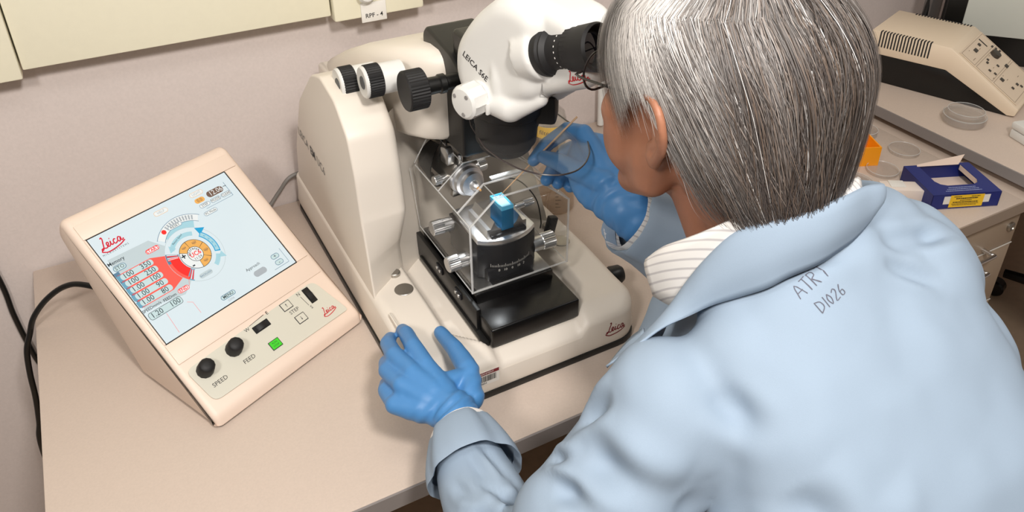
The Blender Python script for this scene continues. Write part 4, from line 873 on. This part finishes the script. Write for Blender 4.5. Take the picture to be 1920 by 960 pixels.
# scalp shell
V = []; F = []; NA, NP = 72, 30
for i in range(NA):
    al = 2*PI*i/NA; st = strand(al, .001, .93, 0, .012, 0, 0); 
    if len(st) < 2: st = [hair_point(.001, al, .93), hair_point(.06, al, .93)]
    L_ = np.linspace(0, len(st)-1, NP)
    for q in L_: k = min(int(q), len(st)-2); V.append(st[k].lerp(st[k+1], q-k))
for i in range(NA):
    for k in range(NP-1): F.append((i*NP+k, i*NP+k+1, ((i+1) % NA)*NP+k+1, ((i+1) % NA)*NP+k))
hr = mk('hair', (V, F), mat('hair_root', (88, 80, 76), .8), person, HM_, smooth=180)
def hairs(ncl, per):
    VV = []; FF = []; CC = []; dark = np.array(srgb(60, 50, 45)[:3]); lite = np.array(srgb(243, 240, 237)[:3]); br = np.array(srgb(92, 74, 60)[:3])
    for c_ in range(ncl):
        al0 = random.uniform(0, 2*PI); psi0 = math.acos(1-random.random()*1.45)*.98; lift0 = random.uniform(.97, 1.035); drift = random.gauss(.06, .12); je = random.gauss(.001, .012); wav = random.gauss(0, .0009); ph = random.uniform(0, 6)
        cw0 = random.gauss(0, .13)
        for h_ in range(per):
            st = strand(al0, max(.02, psi0+random.uniform(-.14, .14)), lift0+random.gauss(0, .012), drift+random.gauss(0, .05), je+random.gauss(0, .007), random.gauss(0, .085))
            if len(st) < 4: continue
            m = len(st); o = len(VV); wd = random.uniform(.0002, .0004); r_ = random.random(); dw = random.gauss(0, .12)
            for i, p in enumerate(st):
                az = math.degrees(math.atan2(p.x, p.y))
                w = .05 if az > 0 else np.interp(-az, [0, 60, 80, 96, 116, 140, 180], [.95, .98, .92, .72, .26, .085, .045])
                w = min(.95, w*(1+.8*max(0, min(1, (p.z-.06)/.07)))*(1-.45*max(0, min(1, (.02-p.z)/.08)))*math.exp(cw0*3+dw*3))  # silver pattern by side and height; paler top has overhead light painted in
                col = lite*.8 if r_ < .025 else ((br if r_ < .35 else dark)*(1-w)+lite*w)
                t = (st[min(i+1, m-1)]-st[max(i-1, 0)]).normalized(); n_ = (p-HC).normalized(); sd_ = t.cross(n_).normalized()
                q = p+sd_*(wav*math.sin(ph+i*.35))+n_*(.0006*math.sin(ph*2+i*.25)); ww = wd*(1-.75*(i/(m-1))**3)
                VV += [q+sd_*ww, q-sd_*ww]; CC += [(*col, 1)]*2
            FF += [(o+2*i, o+2*i+1, o+2*i+3, o+2*i+2) for i in range(m-1)]
    return VV, FF, CC
HM2 = bpy.data.materials.new('hair_strand'); HM2.use_nodes = True; nt = HM2.node_tree; bs = nt.nodes['Principled BSDF']
at_ = nt.nodes.new('ShaderNodeVertexColor'); at_.layer_name = 'Col'; nt.links.new(at_.outputs['Color'], bs.inputs['Base Color']); bs.inputs['Roughness'].default_value = .5; bs.inputs['Specular IOR Level'].default_value = .35
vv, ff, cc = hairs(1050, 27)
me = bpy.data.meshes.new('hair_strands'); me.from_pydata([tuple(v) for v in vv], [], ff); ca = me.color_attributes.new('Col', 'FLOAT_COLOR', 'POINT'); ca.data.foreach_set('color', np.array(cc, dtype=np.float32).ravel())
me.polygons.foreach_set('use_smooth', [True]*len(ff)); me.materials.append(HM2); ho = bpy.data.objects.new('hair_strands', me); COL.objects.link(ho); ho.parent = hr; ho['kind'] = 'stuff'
# ---- glasses
gf = mat('glasses_frame', (30, 26, 26), .25)
gl_ = person
for s in (-1, 1):
    ring = [(s*.034+.025*math.cos(a), .117-.006*abs(math.cos(a)), .012+.020*math.sin(a)) for a in np.linspace(0, 2*PI, 25)]
    mk('glasses_rim', X(tube(ring, .0013, 6, 0), m=HM_), gf, gl_)
    mk('glasses_lens', X((lambda P: (P, [tuple(range(len(P)))]))([Vector(p) for p in ring[:-1]]), m=HM_), GL, gl_, smooth=0)
    mk('glasses_temple', X(tube([(s*.059, .113, .018), (s*.075, .10, .020), (s*.082, .03, .024), (s*.084, -.005, .030), (s*.080, -.022, .012)], .0013, 6, 4), m=HM_), gf, gl_)
mk('glasses_bridge', X(tube([(-.010, .116, .016), (0, .120, .020), (.010, .116, .016)], .0012, 6, 4), m=HM_), gf, gl_)
# ---- coat
AXs = Vector((.995, .09, 0)); FFw = Vector((-.09, .995, 0))
def ring(c, w, d, tilt=0, n=40, e=2.4, back=1.0):
    c = Vector(c); out = []; up_ = Vector((0, math.sin(tilt), 0))
    for i in range(n):
        a = 2*PI*i/n; x = abs(math.cos(a))**(2/e)*(1 if math.cos(a) > 0 else -1); y = abs(math.sin(a))**(2/e)*(1 if math.sin(a) > 0 else -1)
        out.append(c+AXs*x*w+(FFw*math.cos(tilt)-Vector((0, 0, 1))*math.sin(tilt))*y*d*(back if y < 0 else 1))
    return out
tors = loft([ring((.630, .16, .50), .195, .17, .1), ring((.624, .19, .62), .190, .165, .2), ring((.612, .235, .75), .184, .155, .3), ring((.602, .29, .87), .187, .15, .4), ring((.594, .345, .97), .192, .14, .5), ring((.585, .395, 1.05), .185, .115, .55), ring((.575, .425, 1.10), .150, .09, .55), ring((.566, .443, 1.135), .105, .075, .5), ring((.562, .452, 1.16), .075, .065, .45)])
coat_parts = [tors, ball(shL+Vector((.02, -.005, -.005)), (.080, .075, .068)), ball((.700, .415, 1.090), .078), ball((.730, .370, 1.015), .074), ball((.722, .31, .93), .075), ball((.715, .26, .82), .075), ball((.68, .455, 1.125), .062), ball((.735, .440, 1.095), .062), ball((.64, .45, 1.130), .062), ball((.71, .47, 1.105), .064), ball((.60, .46, 1.14), .055), ball((.690, .462, 1.115), .066), ball((.732, .455, 1.098), .064), ball((.655, .458, 1.133), .060), ball((.47, .41, 1.085), .062), ball((.292, .425, .93), .066), ball((.268, .43, .885), .062), ball((.575, .440, 1.150), (.06, .048, .055)), ball((.590, .420, 1.150), .050), ball((.50, .45, 1.12), .05), ball(shR+Vector((-.015, -.005, -.005)), (.078, .075, .070))]
coat_parts += limb([shL, shL.lerp(elL, .5), elL+Vector((0, .01, 0)), elL.lerp(wrL, .45), elL.lerp(wrL, .80)], [.070, .068, .060, .056, .044], 24)
coat_parts += limb([shR, shR.lerp(elR, .5), elR, elR.lerp(wrR, .5), elR.lerp(wrR, .80)], [.066, .066, .066, .056, .044], 24)
coat_parts += limb([(.52, .53, 1.03), (.50, .50, .93), (.52, .42, .80)], [.06, .09, .11])
coat_parts += limb([(.63, .53, 1.04), (.65, .50, .93), (.66, .42, .80)], [.06, .09, .11])
def coat_def(co, no):
    d = vnoise(co*np.array([9, 9, 5])+3)*.014+vnoise(co@np.array([[14., 6, 0], [-6, 16, 3], [4, 0, 9]])+9)*.010+vnoise(co*np.array([34, 34, 20])+2)*.003
    def crease(p, q, w, amp):      # a soft valley between two points with a ridge beside it
        nonlocal d
        p = np.array(p); q = np.array(q); v = q-p; L = (v@v); t = np.clip(((co-p)@v)/L, 0, 1); r = np.linalg.norm(co-(p+t[:, None]*v), axis=1); e = np.sin(np.clip(t, .02, .98)*PI)
        d = d+e*amp*(-1.0*np.exp(-(r/w)**2)+.55*np.exp(-((r-2.0*w)/w)**2))
    for c_ in CREASES: crease(*c_)
    return co+no*d[:, None]
CREASES = [((.298, .425, 1.035), (.370, .368, 1.015), .016, .020), ((.270, .435, .995), (.330, .380, 1.000), .010, .018), ((.285, .475, .99), (.305, .43, 1.02), .006, .009), ((.31, .478, 1.025), (.345, .44, 1.075), .010, .012), ((.262, .53, .889), (.285, .48, .885), .010, .014), ((.262, .61, .888), (.272, .54, .890), .006, -.008), ((.225, .56, .88), (.262, .50, .888), .006, .008), ((.425, .295, 1.055), (.475, .265, .99), .018, .016), ((.50, .27, 1.06), (.53, .25, 1.0), .010, .008), ((.61, .40, 1.19), (.74, .40, 1.15), .009, .009), ((.60, .385, 1.18), (.66, .36, 1.14), .007, .006), ((.40, .39, 1.10), (.45, .33, 1.07), .012, .007), ((.255, .47, .90), (.335, .36, .90), .010, .020), ((.30, .40, .97), (.36, .33, .93), .013, .018), ((.245, .47, .88), (.225, .53, .89), .010, .016), ((.36, .34, .96), (.42, .29, .96), .014, .016), ((.44, .26, .94), (.44, .20, .82), .016, .014), ((.55, .26, .98), (.53, .20, .88), .014, .014), ((.330, .42, 1.0), (.275, .36, .90), .010, .014), ((.30, .42, .95), (.33, .33, .90), .009, .010), ((.26, .46, .90), (.30, .39, .88), .008, .012), ((.37, .44, 1.06), (.35, .36, .96), .016, .010), ((.50, .30, 1.02), (.52, .22, .90), .02, .008), ((.72, .36, 1.07), (.76, .28, .93), .018, .007), ((.56, .36, 1.14), (.60, .28, 1.04), .02, .006), ((.68, .42, 1.14), (.72, .34, 1.05), .016, .007), ((.345, .40, .99), (.30, .33, .92), .012, .012), ((.36, .36, 1.02), (.40, .30, .93), .014, .012), ((.27, .40, .90), (.31, .35, .86), .009, .010), ((.225, .45, .87), (.27, .40, .875), .008, .009),
    ((.215, .50, .875), (.265, .53, .885), .007, .006), ((.24, .56, .895), (.275, .50, .89), .006, .006), ((.22, .58, .88), (.25, .51, .885), .006, .005), ((.29, .55, .88), (.275, .47, .885), .006, .006),
    ((.62, .40, 1.15), (.76, .45, 1.125), .010, .007), ((.60, .38, 1.13), (.72, .38, 1.12), .012, .006), ((.47, .38, 1.13), (.56, .33, 1.09), .016, .005), ((.43, .34, 1.03), (.50, .26, .95), .02, .007), ((.53, .28, 1.0), (.55, .20, .86), .018, .007), ((.64, .27, .98), (.66, .20, .86), .02, .006), ((.345, .47, 1.03), (.38, .43, 1.09), .010, .007), ((.40, .33, .98), (.44, .26, .90), .014, .008)]
coat = blob('lab_coat', coat_parts, COAT, person, .0052, 18, deform=coat_def)
# ---- collars
def sheet(rows, t, sub=5, name='collar', m=None, parent=person, bulge=0):
    """thin cloth through rows of control points (rows run along the length), solidified"""
    RR = [spline(r, sub) for r in rows]; n = len(RR[0]); cols = []
    for k in range(n): cols.append(spline([r[k] for r in RR], 4) if len(RR) > 2 else [RR[0][k].lerp(RR[1][k], q/4) for q in range(5)])
    mm = len(cols[0]); V = [p for c_ in cols for p in c_]; F = [(k*mm+j, k*mm+j+1, (k+1)*mm+j+1, (k+1)*mm+j) for k in range(n-1) for j in range(mm-1)]
    o = mk(name, (V, F), m, parent, smooth=180); s_ = o.modifiers.new('s', 'SOLIDIFY'); s_.thickness = t; s_.offset = 0
    return o
lower = [(.655, .520, 1.150), (.668, .470, 1.178), (.625, .423, 1.205), (.583, .407, 1.198), (.553, .401, 1.196), (.526, .399, 1.192), (.498, .405, 1.184), (.480, .412, 1.173), (.461, .428, 1.158), (.445, .442, 1.145), (.428, .453, 1.130), (.406, .462, 1.118), (.384, .468, 1.102), (.369, .477, 1.084)]
crest = [(.640, .530, 1.165), (.655, .480, 1.200), (.636, .432, 1.228), (.600, .422, 1.241), (.560, .411, 1.249), (.530, .413, 1.248), (.503, .425, 1.243), (.484, .437, 1.231), (.466, .451, 1.212), (.452, .464, 1.182), (.443, .475, 1.152), (.431, .481, 1.124), (.411, .483, 1.100), (.381, .482, 1.080)]
inner = [(.632, .530, 1.145), (.640, .485, 1.180), (.625, .445, 1.205), (.598, .434, 1.212), (.561, .424, 1.222), (.532, .425, 1.222), (.508, .436, 1.216), (.491, .448, 1.205), (.477, .462, 1.185), (.466, .478, 1.150), (.460, .495, 1.115), (.455, .505, 1.090), (.440, .500, 1.065), (.42, .495, 1.05)]
mid = [tuple((Vector(a)*.5+Vector(b_)*.5+(Vector(a)-Vector((.555, .48, 1.16))).normalized()*.007)) for a, b_ in zip(lower, crest)]
sheet([lower, mid, crest, inner], .0022, 5, 'coat_collar', COAT)
tipP = [(.392, .466, 1.098), (.379, .474, 1.090), (.362, .487, 1.068)]; tipQ = [(.415, .500, 1.085), (.40, .505, 1.070), (.366, .492, 1.060)]
sheet([tipP, tipQ], .002, 4, 'coat_lapel', COAT)
U_ = [(.60, .432, 1.246), (.565, .421, 1.254), (.526, .42, 1.256), (.502, .429, 1.254), (.478, .444, 1.240), (.461, .464, 1.216), (.449, .487, 1.192), (.441, .512, 1.166), (.438, .536, 1.134)]
L_ = [(.60, .425, 1.236), (.565, .413, 1.243), (.527, .414, 1.240), (.505, .425, 1.236), (.483, .438, 1.218), (.464, .458, 1.180), (.452, .475, 1.142), (.446, .492, 1.108), (.444, .524, 1.098)]
I_ = [(.60, .442, 1.225), (.565, .432, 1.235), (.53, .432, 1.238), (.507, .441, 1.235), (.485, .456, 1.22), (.470, .475, 1.195), (.462, .50, 1.165), (.458, .53, 1.14), (.47, .56, 1.12)]
SHS = mat('shirt_stripe', (222, 219, 216), .8); nn_ = SHS.node_tree; wv = nn_.nodes.new('ShaderNodeTexWave'); tc = nn_.nodes.new('ShaderNodeTexCoord'); wv.inputs['Scale'].default_value = 55; wv.bands_direction = 'DIAGONAL'; cr_ = nn_.nodes.new('ShaderNodeValToRGB')
cr_.color_ramp.elements[0].position = .0; cr_.color_ramp.elements[0].color = srgb(190, 186, 186); cr_.color_ramp.elements[1].position = .25; cr_.color_ramp.elements[1].color = srgb(230, 227, 223)
nn_.links.new(tc.outputs['Object'], wv.inputs['Vector']); nn_.links.new(wv.outputs['Fac'], cr_.inputs['Fac']); nn_.links.new(cr_.outputs['Color'], nn_.nodes['Principled BSDF'].inputs['Base Color'])
sheet([L_, U_, I_], .002, 5, 'shirt_collar', SHS, label='white striped shirt collar') if False else prop(sheet([L_, U_, I_], .002, 5, 'shirt_collar', SHS), 'white striped shirt collar')
# ---- cuffs
def cuff(p, q, prof, name, m, n=48, amp=.0012, seed=1, sq=1.0, side=(0, 0, 1)):
    p = Vector(p); z = (Vector(q)-p).normalized(); x, y, z = basis(z, side); V = []; F = []
    for j, (r, h) in enumerate(prof):
        for i in range(n):
            a = 2*PI*i/n; w = 1+amp/r*(math.sin(3*a+seed)+.6*math.sin(7*a+seed*2)+.4*math.sin(11*a+seed*3))*min(1, j/2)
            V.append(p+z*(h+.003*math.sin(2*a+seed))+x*math.cos(a)*r*w+y*math.sin(a)*r*w*sq)
    for j in range(len(prof)-1):
        for i in range(n): F.append((j*n+i, j*n+(i+1) % n, (j+1)*n+(i+1) % n, (j+1)*n+i))
    return mk(name, (V, F), m, person, smooth=70)
cuff(wrL, elL, [(.034, .010), (.0385, .001), (.041, -.001), (.0425, .001), (.047, .012), (.052, .026), (.0565, .042), (.0585, .056), (.058, .058), (.0565, .057), (.052, .045)], 'coat_cuff', COAT, amp=.0022, seed=2)
cuff(wrL+(wrL-elL).normalized()*.004, elL, [(.033, .02), (.0375, .001), (.0385, .0), (.0395, .002), (.041, .02)], 'shirt_cuff', SHIRT, amp=.0004, seed=2)
cuff(wrR, elR, [(.040, .012), (.0455, .001), (.048, -.002), (.0495, .0), (.051, .015), (.054, .035), (.060, .058), (.065, .075), (.066, .078), (.064, .079), (.055, .07)], 'coat_cuff', COAT, amp=.0025, seed=4)
cuff(wrR+Vector((.0, .006, 0)), elR, [(.038, .02), (.043, .003), (.0445, .0), (.045, .004), (.045, .02)], 'shirt_cuff', SHS, amp=.0006, seed=4)
# ---- gloves
fr4 = [.0122, .0117, .0108, .0092]
def glove(W_, fingers, thumb, extra, name, lab, forearm, wr_=.031):
    parts = []
    for f, s_ in fingers:
        parts += limb(f, [r*s_ for r in fr4], 16)
    parts += limb(thumb, [.0175, .0150, .0125, .0100], 16); mcp = [Vector(f[0][0]) for f in fingers]; W_ = Vector(W_)
    for m_ in mcp: parts += limb([W_.lerp(m_, .12), W_.lerp(m_, .55), m_], [.021, .0185, .0130], 16)
    for a, b_ in zip(mcp, mcp[1:]): parts += limb([a.lerp(W_, .12), b_.lerp(W_, .12)], [.0120, .0120], 14); parts += limb([a.lerp(W_, .45), b_.lerp(W_, .45)], [.0150, .0150], 14)
    parts += limb([W_.lerp(mcp[0], .6), Vector(thumb[1]).lerp(W_, .15)], [.013, .013], 14)
    parts += extra
    F_ = Vector(forearm); parts += limb([W_, W_.lerp(F_, .5), F_], [wr_*.92, wr_, .031], 20); Wn = np.array(W_); ax_ = np.array((W_-Vector(mcp[1])).normalized())
    def dfm(co, no):
        t = (co-Wn)@ax_; r = np.linalg.norm(co-Wn, axis=1); q = vnoise(co*26+5)*3.0
        d = .0011*np.exp(-(t/.032)**2)*np.sin(t*430+q*3.0)+vnoise(co*np.array([55, 55, 55]))*.0011
        return co+no*d[:, None]
    return blob(name, parts, GLOVE, person, .0019, 10, deform=dfm, label=lab)
iL = [(.2700, .757, .882), (.270, .801, .880), (.276, .844, .866), (.280, .872, .849)]
mL = [(.2490, .752, .884), (.242, .800, .878), (.248, .843, .861), (.259, .868, .846)]
rL = [(.2300, .744, .878), (.226, .787, .868), (.236, .822, .848), (.246, .836, .829)]
pL = [(.2150, .732, .862), (.216, .770, .852), (.226, .800, .832), (.238, .811, .815)]
tL = [(.307, .700, .858), (.322, .738, .866), (.326, .788, .860), (.327, .843, .847)]
glove((.276, .682, .862), [(iL, 1.05), (mL, 1.05), (rL, 1.0), (pL, .92)], tL, [], 'left_glove', 'blue nitrile glove resting on the arm rest', wrL.lerp(elL, .12))
iR = [(.550, .828, 1.122), (.545, .863, 1.112), (.522, .879, 1.088), (.496, .872, 1.072)]
tR = [(.540, .758, 1.083), (.524, .795, 1.085), (.513, .830, 1.086), (.505, .858, 1.082)]
mR = [(.566, .840, 1.098), (.560, .888, 1.062), (.534, .880, 1.043), (.512, .862, 1.040)]
rR = [(.583, .838, 1.074), (.576, .880, 1.040), (.550, .876, 1.026), (.530, .860, 1.030)]
pR = [(.594, .826, 1.052), (.590, .862, 1.026), (.566, .866, 1.014), (.548, .856, 1.020)]
al_ = Vector((.0, .10, .046)).normalized(); vw = Vector((.50, .68, -.52)); wd_ = al_.cross(vw).normalized(); nn2 = al_.cross(wd_).normalized(); PR = Matrix((al_, wd_, nn2)).transposed()
palmR = [ball((.556, .792, 1.080), (.062, .043, .026), PR), ball((.554, .750, 1.062), (.050, .037, .030), PR), ball((.538, .785, 1.066), (.045, .028, .022), PR)]
glove((.552, .732, 1.055), [(iR, 1.0), (mR, 1.0), (rR, .95), (pR, .9)], tR, palmR, 'right_glove', 'blue nitrile glove pinching a thin stick', wrR.lerp(elR, .12), .032)
# ---- trousers and shoes (below the bench)
TRO = mat('dark_trousers', (52, 54, 62), .85)
blob('trousers', [ball((.635, .17, .56), (.19, .16, .12))]+limb([(.55, .20, .55), (.50, .62, .56), (.50, .58, .12)], [.10, .075, .06])+limb([(.72, .20, .55), (.80, .60, .56), (.80, .56, .12)], [.10, .075, .06]), TRO, person, .012, 6)
for x, y in ((.50, .62), (.80, .60)): blob('shoe', [ball((x, y, .045), (.045, .13, .045)), ball((x, y-.06, .06), (.042, .06, .055))]+[X(box(x-.04, x+.04, y-.11, y+.11, .0, .03, .005))], BLK, person, .008, 4)
st2 = thing('lab_stool', 'round black laboratory stool under the seated person', 'stool', (.635, .16, 0))
mk('seat', lathe([(0, -.05), (.17, -.05), (.18, -.03), (.18, -.01), (.17, 0), (0, 0)], 40, (0, 0, .452)), BLK, st2); mk('column', cyl((0, 0, .06), (0, 0, .41), .025), STEEL, st2)
for k in range(5): a = .3+k*2*PI/5; mk('foot', tube([(0, 0, .07), (.25*math.cos(a), .25*math.sin(a), .02)], [.02, .015], 8, 0), BLK, st2)
# ---- handwriting on the back
def on_coat(vf, off=.0006):
    bvh = BVHTree.FromPolygons([v.co for v in coat.data.vertices], [p.vertices for p in coat.data.polygons]); V = []
    for v in vf[0]:
        h = bvh.find_nearest(v); V.append(h[0]+h[1]*off)
    return (V, vf[1])
hwx = Vector((.84, .08, .28)).normalized(); hwn = Vector((-.2, -.45, .87)).normalized(); hwy = hwn.cross(hwx).normalized(); hwx = hwy.cross(hwn)
PEN = mat('faded_pen', (92, 92, 104), .8)
def scrib(lines, o, size, w):
    V = [X(ribbon([(x*size, y*size) for x, y in l], w, 0, 3), m=frameM(o, hwx, hwy, hwn)) for l in lines]; return on_coat(join(V))
A_ = lambda x: [[(x, 0), (x+.35, 1), (x+.7, 0)], [(x+.1, .4), (x+.65, .42)]]
T_ = lambda x: [[(x, 1), (x+.6, 1.02)], [(x+.3, 1), (x+.3, 0)]]
R_ = lambda x: [[(x, 0), (x, 1)], [(x, 1), (x+.4, .95), (x+.45, .65), (x, .5)], [(x+.1, .5), (x+.5, 0)]]
mk('handwriting', scrib(A_(0)+T_(.85)+R_(1.6)+T_(2.5), (.500, .388, 1.170), .0125, .0009), PEN, person, smooth=0)
D1 = [[(0, 0), (.02, 1)], [(0, 1), (.45, .8), (.5, .3), (0, 0)], [(.85, 0), (.87, 1)], [(1.3, .95), (1.12, .5), (1.3, .03), (1.5, .5), (1.3, .95)], [(1.75, .8), (2.0, 1), (2.15, .7), (1.75, .02), (2.2, .05)], [(2.7, 1), (2.45, .5), (2.5, .05), (2.8, .1), (2.75, .45), (2.48, .4)]]
mk('handwriting', scrib(D1, (.512, .372, 1.160), .0115, .0009), PEN, person, smooth=0)
# ---- tool
prop(mk('manipulator_stick', tube([(.453, .895, 1.013), (.501, .869, 1.078), (.548, .843, 1.141)], [.0006, .0011, .0014, .0015], 8, 6), mat('pale_wood', (214, 178, 140), .6)), 'thin pale wooden stick pinched by the gloved fingers over the knife', 'stick')
